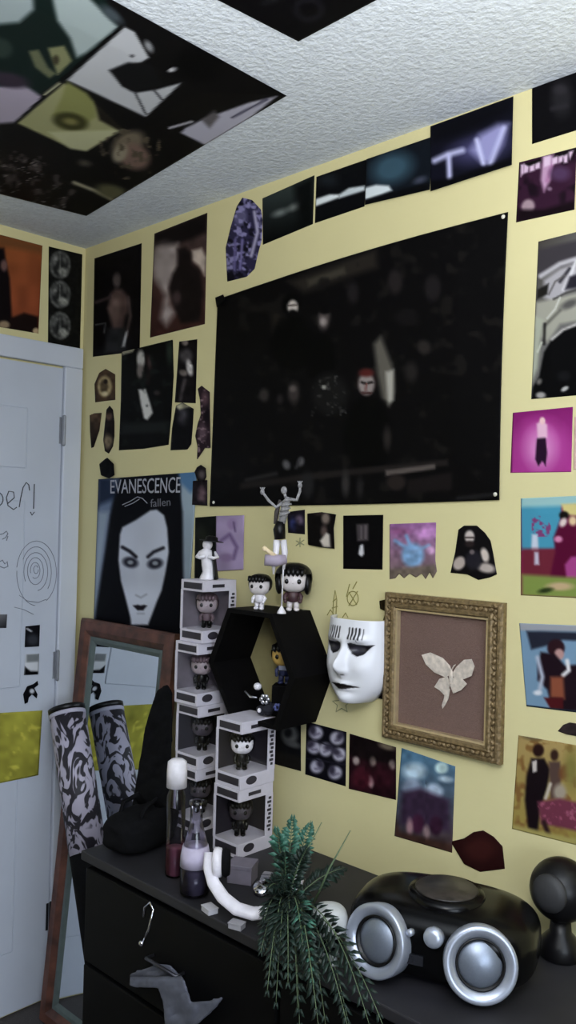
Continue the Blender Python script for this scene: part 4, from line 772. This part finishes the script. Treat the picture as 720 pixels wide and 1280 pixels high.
# ------------------------------------------------------------------ leaning mirror
mw0, mw1, mh, lean = -2.355, -1.886, 1.235, math.radians(5.2)
mr = thing('standing_mirror', 'tall leaning mirror in a reddish wood frame in the corner', 'mirror', ((mw0+mw1)/2, YB-.125, 0)); mr.rotation_euler = (-lean, 0, 0)
hw = (mw1-mw0)/2
REDW = mat('red_brown_wood', (88, 54, 43), .5, var=.6, scale=22)
fb = B(); loops = []
for ins, out in ((0, 0), (0, .022), (.008, .030), (.034, .030), (.050, .020), (.056, .012)):
    loops.append([fb.verts.new(p) for p in ((-hw+ins, -out, ins), (hw-ins, -out, ins), (hw-ins, -out, mh-ins), (-hw+ins, -out, mh-ins))])
for A_, B_ in zip(loops, loops[1:]):
    for k in range(4): fb.faces.new((A_[k], A_[(k+1)%4], B_[(k+1)%4], B_[k]))
bk = [fb.verts.new(p) for p in ((-hw, 0, 0), (hw, 0, 0), (hw, 0, mh), (-hw, 0, mh))]; fb.faces.new(bk[::-1])
link('frame', fb, REDW, mr)
link('liner', ring_sweep(B(), hw-.053, .053, mh-.053, [(0, .010), (0, .018), (.010, .017), (.022, .011), (.022, .006)]), mat('grey_green_liner', (86, 98, 96), .5), mr)
gm = mat('silvered_glass', (214, 220, 224), .02, 1.0, var=.01)
link('mirror_glass', box(-hw+.05, hw-.05, -.0105, -.006, .05, mh-.05), gm, mr)

# black cloth hanging from the right side of the mirror and the dresser end
cloth('black_scarf', 'black cloth hanging over the right side of the corner mirror', 'cloth', [(198, 862), (210, 856), (216, 864), (216, 900), (214, 980), (212, 1018), (204, 1024), (200, 1052), (156, 1058), (160, 1040), (170, 990), (178, 940), (184, 905), (192, 880)], lambda x, y: 1.395 if y > 1000 else 1.395+.045*(1000-y)/140, BLKC, amp=.02, seed=9)

bgp = (-1.662, 1.262, SZ)
bg = thing('black_bag', 'slumped black cloth bag on the left end of the dresser', 'bag', bgp, .2)
bm = ell(B(), (0, 0, .045), (.062, .100, .046), 36, 20, pw=.7)
for v_ in bm.verts:
    v_.co += Vector((1, 1, .6))*(.012*(float(vnoise(np.array(v_.co.x*40+3), np.array(v_.co.y*40+v_.co.z*55), 1.0, 61))-.5)); v_.co.z = max(v_.co.z, 0)
link('pouch', bm, BLKC, bg, True)
for k in (-1, 1): link('strap', tube(B(), [(.03*k, -.05, .07), (.035*k, -.03, .105), (.03*k, .01, .112), (.03*k, .045, .075)], .005, 8, flat=2), BLKC, bg, True)

# ------------------------------------------------------------------ patterned tube
def damask():
    m = bpy.data.materials.new('damask_print'); m.use_nodes = True; nt = m.node_tree; b = nt.nodes['Principled BSDF']
    tc = nt.nodes.new('ShaderNodeTexCoord'); mp = nt.nodes.new('ShaderNodeMapping'); mp.inputs['Scale'].default_value = (1, 1, .62)
    nz = nt.nodes.new('ShaderNodeTexNoise'); nz.inputs['Scale'].default_value = 21; nz.inputs['Detail'].default_value = 1.2; nz.inputs['Distortion'].default_value = 2.6
    rp = nt.nodes.new('ShaderNodeValToRGB'); rp.color_ramp.elements[0].position = .475; rp.color_ramp.elements[1].position = .53
    rp.color_ramp.elements[0].color = (*lin((34, 31, 40)), 1); rp.color_ramp.elements[1].color = (*lin((178, 172, 190)), 1)
    nt.links.new(tc.outputs['Object'], mp.inputs[0]); nt.links.new(mp.outputs[0], nz.inputs['Vector']); nt.links.new(nz.outputs['Fac'], rp.inputs[0]); nt.links.new(rp.outputs[0], b.inputs['Base Color'])
    b.inputs['Roughness'].default_value = .6; return m
ta, tb_ = at(83, 884, 2.625), at(161, 1291, 2.215)
tb_.z = .02
TL_ = (ta-tb_).length
tt = thing('patterned_tube', 'black and lilac-white damask tube leaning in the corner beside the mirror', 'tube', tb_)
tt.rotation_mode = 'QUATERNION'; tt.rotation_quaternion = Vector((0, 0, 1)).rotation_difference(ta-tb_)
RT = .054
link('sleeve', lathe(B(), [(RT, TL_*.60), (RT, TL_-.03)], (0, 0, 0), 32), damask(), tt, True)
link('darkened_lower_end', lathe(B(), [(RT-.003, 0), (RT-.001, TL_*.60)], (0, 0, 0), 32), BLKC, tt, True)  # black section added so the tube's bottom sinks into the dark
link('white_band', lathe(B(), [(RT+.0012, TL_-.03), (RT+.0012, TL_-.018)], (0, 0, 0), 32), mat('lilac_white', (176, 172, 188), .6), tt, True)
link('black_rim', lathe(B(), [(RT+.0012, TL_-.018), (RT+.002, TL_-.002), (RT-.002, TL_), (RT-.006, TL_-.002), (RT-.006, TL_-.016), (.001, TL_-.016)], (0, 0, 0), 32), BLKV, tt, True)

# ------------------------------------------------------------------ boxed figures
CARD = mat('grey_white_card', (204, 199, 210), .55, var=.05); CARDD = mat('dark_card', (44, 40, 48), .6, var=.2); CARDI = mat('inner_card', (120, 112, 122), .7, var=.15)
GBX = 'window boxes stacked on the dresser'
BW, BD, BH = .088, .112, .1575
def toybox(label, corner, rz=0, inner=CARDI, dark=CARDD):
    """corner = the near bottom edge (front right) in the world; body runs to -x and +y"""
    t = thing('toy_box', label, 'toy box', corner, rz, GBX)
    e = .0016
    link('base', boxes([(-BW, 0, 0, BD, 0, .032)], .001), CARD, t)
    link('top_band', boxes([(-BW, 0, 0, BD, BH-.028, BH)], .001), CARD, t)
    link('back_panel', boxes([(-BW, -BW+e, 0, BD, .03, BH-.026), (-BW+e, 0, BD-e, BD, .03, BH-.026)]), inner, t)
    link('edge_post', boxes([(-BW-.0004, -BW+.007, -.0004, .002, .03, BH-.026), (-BW, -BW+.0025, 0, .006, .03, BH-.026)]), CARD, t)
    link('side_panel', boxes([(-.002, .0004, BD-.024, BD+.0004, .03, BH-.026), (-.012, 0, BD-.002, BD, .03, BH-.026)]), CARD, t)
    pr = B()
    for k in range(9): bx(pr, .0003, .0012, BD-.019+.004*(k % 2 == 0), BD-.006-.002*(k % 3 == 0), .042+k*.0095, .048+k*.0095)
    link('side_print', pr, CARDD, t)
    link('front_label', box(-BW+.012, -.006, -.0012, .0005, BH-.022, BH-.006), dark, t); link('front_label', box(-BW+.010, -.006, -.0012, .0005, .009, .026), dark, t)
    link('logo_print', box(-.0005, .0012, .03, .07, BH-.018, BH-.010), dark, t); link('badge_print', ell(B(), (.0004, .035, .018), (.0008, .018, .010), 14, 8), dark, t)
    wb_ = B(); va = [wb_.verts.new(p) for p in ((-BW+.004, .0008, .031), (-.0008, .0008, .031), (-.0008, BD-.022, .031), (-BW+.004, .0008, BH-.027), (-.0008, .0008, BH-.027), (-.0008, BD-.022, BH-.027))]
    wb_.faces.new((va[0], va[1], va[4], va[3])); wb_.faces.new((va[1], va[2], va[5], va[4])); wn = link('window', wb_, SHEET, t); md = wn.modifiers.new('film', 'SOLIDIFY'); md.thickness = .0004
    return t
def corner_on(x, y, d):
    return at(x, y, d)
GBF = 'figures inside the window boxes'
PALE = mat('grey_pink_vinyl', (158, 144, 150), .5); MAU = mat('mauve_hair', (96, 78, 86), .6)
c1 = corner_on(249, 1059, 2.075); bz = SZ
x1, y1 = -1.634, 1.405
names = ['fourth box down in the left stack, behind the clear bottle', 'third box down in the left stack with a black inside', 'second box down in the left stack with a grey figure', 'topmost box of the left stack under the white hatted figure']
for k in range(4):
    cx_, cy_ = x1 + (0, -.002, -.004, .001)[k], y1 + (0, .004, -.003, .006)[k]
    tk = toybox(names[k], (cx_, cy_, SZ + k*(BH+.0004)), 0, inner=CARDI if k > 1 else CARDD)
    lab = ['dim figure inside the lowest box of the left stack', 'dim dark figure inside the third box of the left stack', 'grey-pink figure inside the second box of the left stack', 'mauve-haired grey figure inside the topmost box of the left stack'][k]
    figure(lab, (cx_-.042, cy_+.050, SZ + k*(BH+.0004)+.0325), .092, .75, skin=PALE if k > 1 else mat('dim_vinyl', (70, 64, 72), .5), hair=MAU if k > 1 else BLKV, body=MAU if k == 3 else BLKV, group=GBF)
c2 = corner_on(297, 1075, 1.985); x2, y2 = c2.x, c2.y
for k in range(2):
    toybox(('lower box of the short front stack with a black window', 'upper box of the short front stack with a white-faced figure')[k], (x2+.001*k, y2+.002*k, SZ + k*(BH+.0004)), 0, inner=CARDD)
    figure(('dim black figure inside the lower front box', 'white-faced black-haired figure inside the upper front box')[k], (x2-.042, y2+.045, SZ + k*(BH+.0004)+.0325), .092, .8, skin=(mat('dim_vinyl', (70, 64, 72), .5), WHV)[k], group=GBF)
# white figure with a wide black hat on the left stack
hf = thing('figurine', 'slender white draped figure in a wide black hat on the left box stack', 'figurine', (x1-.036, y1+.048, SZ+4*(BH+.0004)), .75)
db = lathe(B(), [(.020, 0), (.0195, .004), (.015, .020), (.0165, .036), (.014, .050), (.020, .062), (.019, .072), (.010, .078), (.007, .082)], (0, 0, 0), 22)
for v_ in db.verts: v_.co.x *= 1 + .10*math.sin(7*math.atan2(v_.co.y, v_.co.x+1e-6)) * (v_.co.z < .06); v_.co.x += .004*math.sin(v_.co.z*70)
link('robe', db, WHV, hf, True)
hb = ell(B(), (0, -.002, .090), (.013, .0125, .0145), 18, 12); ell(hb, (-.002, -.0145, .088), (.002, .003, .003), 8, 6); link('head', hb, WHV, hf, True)
for sx in (-1, 1): link('arm', tube(B(), [(sx*.017, 0, .070), (sx*.026, -.004, .058), (sx*.017, -.016, .056), (sx*.004, -.021, .060)], [.0055, .005, .0042, .0035], 10), WHV, hf, True)
link('hat', lathe(B(), [(.031, .099), (.032, .1005), (.017, .102), (.0155, .110), (.008, .113), (.001, .1132)], (0, 0, 0), 28, Matrix.Rotation(.10, 3, 'Y')), BLKV, hf, True)
ck = B(); rows = []
for i in range(8):
    z = .078-.077*i/7; r = .016+.011*i/7
    rows.append([ck.verts.new((r*math.sin(q)*(1+.07*math.cos(9*q)), r*math.cos(q)*.95, z)) for q in np.linspace(-.5, 2.3, 18)])
for A_, B_ in zip(rows, rows[1:]):
    for k in range(17): ck.faces.new((A_[k], A_[k+1], B_[k+1], B_[k]))
o = link('cape', ck, BLKV, hf, True); md = o.modifiers.new('cloth', 'SOLIDIFY'); md.thickness = .002; md.offset = 1

# ------------------------------------------------------------------ bottles
def shelf_pt(x, y): return Vector(on(SZ, x, y))
pb = shelf_pt(218, 1094)
bt = thing('spray_bottle', 'tall clear bottle with a white cap and pink liquid on the dresser', 'bottle', pb, .3)
link('cap', lathe(B(), [(.0225, .195), (.0225, .228), (.021, .250), (.013, .256), (.001, .257)], (0, 0, 0), 28), WHV, bt, True)
link('bottle_body', lathe(B(), [(.019, .001), (.021, .005), (.021, .175), (.016, .188), (.016, .196)], (0, 0, 0), 28), CLEAR, bt, True)
link('liquid', lathe(B(), [(.018, .004), (.0192, .008), (.0192, .062)], (0, 0, 0), 28), mat('pink_liquid', (176, 104, 122), .3), bt, True)
pb = shelf_pt(243, 1118)
bt = thing('glass_bottle', 'clear glass bottle with a lilac tint in front of the left box stack', 'bottle', pb)
link('bottle_body', lathe(B(), [(.026, .002), (.031, .006), (.032, .06), (.030, .085), (.020, .125), (.0135, .15), (.0125, .185), (.016, .188), (.016, .196), (.012, .198)], (0, 0, 0), 32), CLEAR, bt, True)
link('liquid', lathe(B(), [(.024, .006), (.0285, .009), (.029, .052)], (0, 0, 0), 32), mat('smoky_liquid', (92, 86, 104), .15), bt, True)
link('label', lathe(B(), [(.0322, .062), (.0312, .082), (.0268, .104)], (0, 0, 0), 32), mat('pale_lilac_label', (176, 168, 190), .5), bt, True)

# ------------------------------------------------------------------ white headphones, upside down on the dresser
hpd = 1.66
h0 = at(310, 1150, hpd); h0.z = SZ
hpn = thing('headphones', 'white headphones resting band-down in front of the boxes', 'headphones', h0)
def HP(x, y, d=0): return at(x, y, hpd+d)-h0
path = [(262, 1066, .10), (261, 1084, .085), (267, 1104, .06), (279, 1122, .03), (296, 1136, .01), (316, 1142, 0), (338, 1140, .01), (356, 1130, .03), (368, 1116, .05), (374, 1098, .07)]
bm = tube(B(), [HP(*p) for p in path], [.011, .012, .013, .0135, .014, .014, .013, .012, .011, .010], 12, flat=.62)
link('headband', bm, mat('white_gloss_plastic', (224, 220, 228), .3), hpn, True)
for (x, y, d, xx) in ((271, 1078, .085, 1), (369, 1092, .085, -1)):
    q = HP(x, y, d); rt = (HP(x+10, y, d)-q).normalized()
    M_ = Vector((0, 0, 1)).rotation_difference(rt*xx).to_matrix()
    ec = link('ear_cup', lathe(B(), [(.020, -.008), (.028, -.006), (.030, .002), (.028, .010), (.018, .012)], q, 24, M_), mat('white_gloss_plastic', (224, 220, 228), .3), hpn, True)
    cu = lathe(B(), [(.012, .010), (.024, .011), (.029, .018), (.024, .027), (.013, .026), (.012, .018)], q, 24, M_); link('cushion', cu, BLKC, ec, True)
# silver watch and little pieces inside the ring
wp = shelf_pt(328, 1116)
wt = thing('wrist_watch', 'shiny silver watch lying inside the white headphones', 'watch', wp, .5)
link('watch_case', lathe(B(), [(.016, .008), (.019, .010), (.019, .017), (.016, .020), (.001, .0205)], (0, 0, 0), 28, Matrix.Rotation(.5, 3, 'X')), CHR, wt, True)
sb = B()
for k in range(12):
    a_ = -.2 + k*PI*1.05/11
    for s in (1,): bx(sb, -.009, .009, .030*math.cos(a_)+.03-.003, .030*math.cos(a_)+.03+.003, .022*math.sin(a_)+.004-.003, .022*math.sin(a_)+.004+.003)
link('strap', sb, SIL, wt)
GS = 'small boxes among the clutter on the dresser'
def small_box(x, y, w, d, h, rz, m, label):
    p = shelf_pt(x, y); t = thing('small_box', label, 'box', p, rz, GS)
    link('box_body', box(-w/2, w/2, -d/2, d/2, 0, h*.78, bev=.001), m, t); link('lid', box(-w/2-.001, w/2+.001, -d/2-.001, d/2+.001, h*.78, h, bev=.001), m, t)
small_box(303, 1100, .055, .05, .04, .5, mat('grey_card', (112, 106, 118), .7), 'small grey box behind the white headphones')
small_box(296, 1160, .028, .02, .012, .3, mat('pale_grey_plastic', (150, 148, 154), .5), 'tiny pale box at the dresser edge below the headphones')
small_box(262, 1140, .03, .022, .012, -.2, mat('white_card', (180, 178, 184), .6), 'tiny white box left of the headphones at the dresser edge')

# ------------------------------------------------------------------ green plant
pp = shelf_pt(356, 1170)
pl = thing('potted_plant', 'dark green feathery plant in a small black pot at the dresser edge', 'plant', pp)
link('pot', lathe(B(), [(.022, 0), (.025, .002), (.032, .045), (.034, .047), (.034, .052), (.029, .052), (.028, .044), (.001, .044)], (0, 0, 0), 24), BLKV, pl, True)
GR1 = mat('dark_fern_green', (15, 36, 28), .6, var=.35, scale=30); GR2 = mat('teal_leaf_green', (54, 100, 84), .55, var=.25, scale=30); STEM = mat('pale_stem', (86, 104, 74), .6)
def frond(tip, sag, m, nl=22, wl=.028, base=Vector((0, 0, .048)), leafw=.0052):
    st_ = B(); lf = B(); tip = Vector(tip); mid = (base+tip)/2 + Vector((0, 0, sag))
    pts = [base*(1-t)**2 + mid*2*t*(1-t) + tip*t*t for t in np.linspace(0, 1, nl+1)]
    tube(st_, pts, [.0016*(1-.7*i/nl) for i in range(nl+1)], 5)
    for i in range(3, nl+1):
        tdir = (pts[i]-pts[i-1]).normalized(); side = tdir.cross(Vector((.3+random.uniform(-.5, .5), -.8, .5+random.uniform(-.5, .5)))).normalized()
        ln = wl*math.sin(PI*min(1, (i-1)/nl)*.93+.12)
        for s in (-1, 1):
            dr_ = (side*s + tdir*.75 + Vector((0, 0, random.uniform(-.2, .15)))).normalized(); up_ = dr_.cross(side).normalized()
            wv = tdir*leafw
            a_ = lf.verts.new(pts[i]); b_ = lf.verts.new(pts[i]+dr_*ln*.5+wv); c_ = lf.verts.new(pts[i]+dr_*ln + Vector((0, 0, -.004))); d__ = lf.verts.new(pts[i]+dr_*ln*.5-wv)
            lf.faces.new((a_, b_, c_, d__))
    o = link('frond', lf, m, pl, True); md = o.modifiers.new('leaf', 'SOLIDIFY'); md.thickness = .0006
    link('stem', st_, STEM, o, True)
def fp(x, y, d): return at(x, y, d)-pp
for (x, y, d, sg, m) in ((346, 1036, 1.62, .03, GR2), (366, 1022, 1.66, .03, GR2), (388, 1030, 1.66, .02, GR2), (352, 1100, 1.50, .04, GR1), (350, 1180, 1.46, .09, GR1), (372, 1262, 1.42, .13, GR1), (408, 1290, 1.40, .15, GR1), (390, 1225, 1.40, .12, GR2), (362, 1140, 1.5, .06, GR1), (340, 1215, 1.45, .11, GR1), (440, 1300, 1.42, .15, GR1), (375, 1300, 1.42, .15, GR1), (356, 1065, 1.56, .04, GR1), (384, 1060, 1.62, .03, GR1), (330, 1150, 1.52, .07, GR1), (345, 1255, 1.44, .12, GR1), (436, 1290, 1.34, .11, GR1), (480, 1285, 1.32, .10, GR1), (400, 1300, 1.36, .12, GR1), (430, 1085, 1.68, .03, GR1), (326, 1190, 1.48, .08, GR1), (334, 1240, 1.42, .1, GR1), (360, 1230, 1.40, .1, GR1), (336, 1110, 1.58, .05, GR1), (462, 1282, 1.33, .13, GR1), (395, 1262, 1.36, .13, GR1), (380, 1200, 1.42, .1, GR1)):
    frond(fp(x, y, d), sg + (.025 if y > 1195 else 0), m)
gb = B()
for pts in ([(392, 1130), (412, 1085), (438, 1038)], [(372, 1120), (380, 1070), (402, 1028)]):
    tube(gb, [fp(x, y, 1.64) for x, y in pts], [.0022, .002, .0008], 6)
link('grass_blade', gb, STEM, pl, True)

# small figurine beside the plant
fg = shelf_pt(410, 1205)
GBV = mat('glossy_black_vinyl', (18, 18, 20), .25)
figure('small white-headed black figurine between the plant and the stereo', fg, .115, .7, skin=mat('grey_white_vinyl', (176, 178, 178), .35), hairless=True, body=GBV, legs=mat('grey_white_vinyl', (176, 178, 178), .35), cat='figurine')

# ------------------------------------------------------------------ boombox
bc = Vector((-.862, 1.318, SZ))
bo = thing('boombox', 'rounded black CD stereo with silver speaker rings on the dresser', 'stereo', bc, math.radians(20))
GLB = mat('gloss_black_plastic', (6, 6, 7), .24, var=.1, spec=.2)
SILP = mat('silver_plastic', (168, 174, 188), .32, .55, var=.05)
MESH = mat('speaker_mesh', (134, 142, 156), .4, .7, var=.05, scale=300)
BXW, BXD, BXH = .166, .108, .066
link('casing', ell(B(), (.014, 0, BXH), (BXW, BXD, BXH), 56, 28, pw=.62), GLB, bo, True)
for s in (-1, 1):
    q = Vector((.098 if s > 0 else -.078, -.104, .068)); Mx = (Matrix.Rotation(s*.30, 3, 'Z') @ Matrix.Rotation(PI/2-.22, 3, 'X'))
    sp = link('speaker_ring', lathe(B(), [(.056, -.040), (.060, -.010), (.0605, .010), (.058, .014), (.050, .012), (.040, .005), (.0385, -.002)], q, 44, Mx), SILP, bo, True)
    link('speaker_cone', lathe(B(), [(.037, -.004), (.036, .002), (.033, .004), (.024, .009), (.012, .012), (.001, .013)], q, 40, Mx), MESH, sp, True)
    link('cone_surround', lathe(B(), [(.041, .001), (.0405, .0075), (.0375, .008), (.0365, .002)], q, 40, Mx), BLKV, sp, True)
q = Vector((.022, -.112, .098)); Mx = Matrix.Rotation(PI/2-.3, 3, 'X')
kn = link('volume_knob', lathe(B(), [(.016, -.012), (.017, .004), (.015, .010), (.006, .012), (.001, .012)], q, 28, Mx), SILP, bo, True)
q = Vector((-.018, -.113, .098)); link('small_knob', lathe(B(), [(.006, -.012), (.006, .006), (.001, .007)], q, 16, Mx), SILP, bo, True)
link('display', box(-.06, .005, -.1145, -.108, .045, .062, bev=.001), mat('smoky_display', (30, 31, 36), .15), bo)
lid = link('disc_lid', lathe(B(), [(.068, .112), (.070, .128), (.066, .136), (.050, .139), (.001, .140)], (.018, -.006, 0), 44), GLB, bo, True)
dw = lathe(B(), [(.056, .1385), (.054, .1405), (.012, .1415), (.001, .1415)], (.018, -.006, 0), 40); link('disc_window', dw, mat('mottled_disc_window', (44, 39, 36), .4, var=.7, scale=60), lid, True)
for s in (-1, 1): link('lid_button', ell(B(), (s*.098+.01, -.046, .120), (.009, .006, .004), 14, 8), SILP, bo, True)
# round black speaker at the right end
rp_ = on(SZ, 690, 1190); rsp = Vector((-.716, 1.505, SZ))
rs = thing('round_speaker', 'round black speaker behind the right end of the stereo', 'speaker', rsp, .5)
link('shell', lathe(B(), [(.036, .0), (.038, .004), (.034, .03), (.020, .045), (.018, .07)], (0, 0, 0), 30), BLKV, rs, True)
link('ball', ell(B(), (0, 0, .122), (.057, .057, .057), 30, 18), BLKV, rs, True)
link('speaker_grille', lathe(B(), [(.034, .043), (.032, .052), (.020, .058), (.001, .060)], (0, 0, .122), 28, Matrix.Rotation(PI/2-.15, 3, 'X') @ Matrix.Rotation(-.5, 3, 'Y')), mat('dark_grille', (42, 42, 44), .6), rs, True)

# ------------------------------------------------------------------ light
world = bpy.data.worlds.new('World'); bpy.context.scene.world = world; world.use_nodes = True
world.node_tree.nodes['Background'].inputs[0].default_value = (.62, .74, 1, 1); world.node_tree.nodes['Background'].inputs[1].default_value = 1.0
def area(name, loc, rot, sx, sy, e, col):
    l = bpy.data.lights.new(name, 'AREA'); l.shape = 'RECTANGLE'; l.size = sx; l.size_y = sy; l.energy = e; l.color = col
    o = bpy.data.objects.new(name, l); C.objects.link(o); o.location = loc; o.rotation_euler = rot; return o
area('window_daylight', (XR+.12, (W0+W1)/2, (WZ0+WZ1)/2), (0, PI/2, 0), WZ1-WZ0, W1-W0, 34, (.80, .90, 1))
l = bpy.data.lights.new('added_up_fill', 'SPOT'); l.energy = 250; l.color = (.92, .96, 1); l.shadow_soft_size = .12; l.spot_size = math.radians(165); l.spot_blend = 1.0  # added upward fill: brightens ceiling and upper walls, leaves the low part dark
o = bpy.data.objects.new('added_up_fill', l); C.objects.link(o); o.location = (.12, .02, 1.40); o.rotation_euler = (PI, 0, 0)

l = bpy.data.lights.new('added_overhead_fill', 'POINT'); l.energy = 17; l.color = (1, .96, .9); l.shadow_soft_size = .12  # added overhead fill so the walls fall off in brightness downwards
o = bpy.data.objects.new('added_overhead_fill', l); C.objects.link(o); o.location = (-.05, .05, 2.06)

# ------------------------------------------------------------------ camera
cam = bpy.data.cameras.new('camera'); co = bpy.data.objects.new('camera', cam); C.objects.link(co)
M = Matrix.Identity(4)
for i in range(3):
    for j in range(3): M[i][j] = R[i][j]
M[2][3] = CAMZ
co.matrix_world = M
cam.sensor_fit = 'VERTICAL'; cam.sensor_height = 36; cam.lens = F/1280*36; cam.clip_start = .02
bpy.context.scene.camera = co
sc = bpy.context.scene
sc.view_settings.view_transform = 'Standard'; sc.view_settings.look = 'None'; sc.view_settings.gamma = 1; sc.view_settings.use_curve_mapping = False
sc.view_settings.exposure = 0.6
sc.cycles.use_denoising = True
sc.cycles.transparent_max_bounces = 16
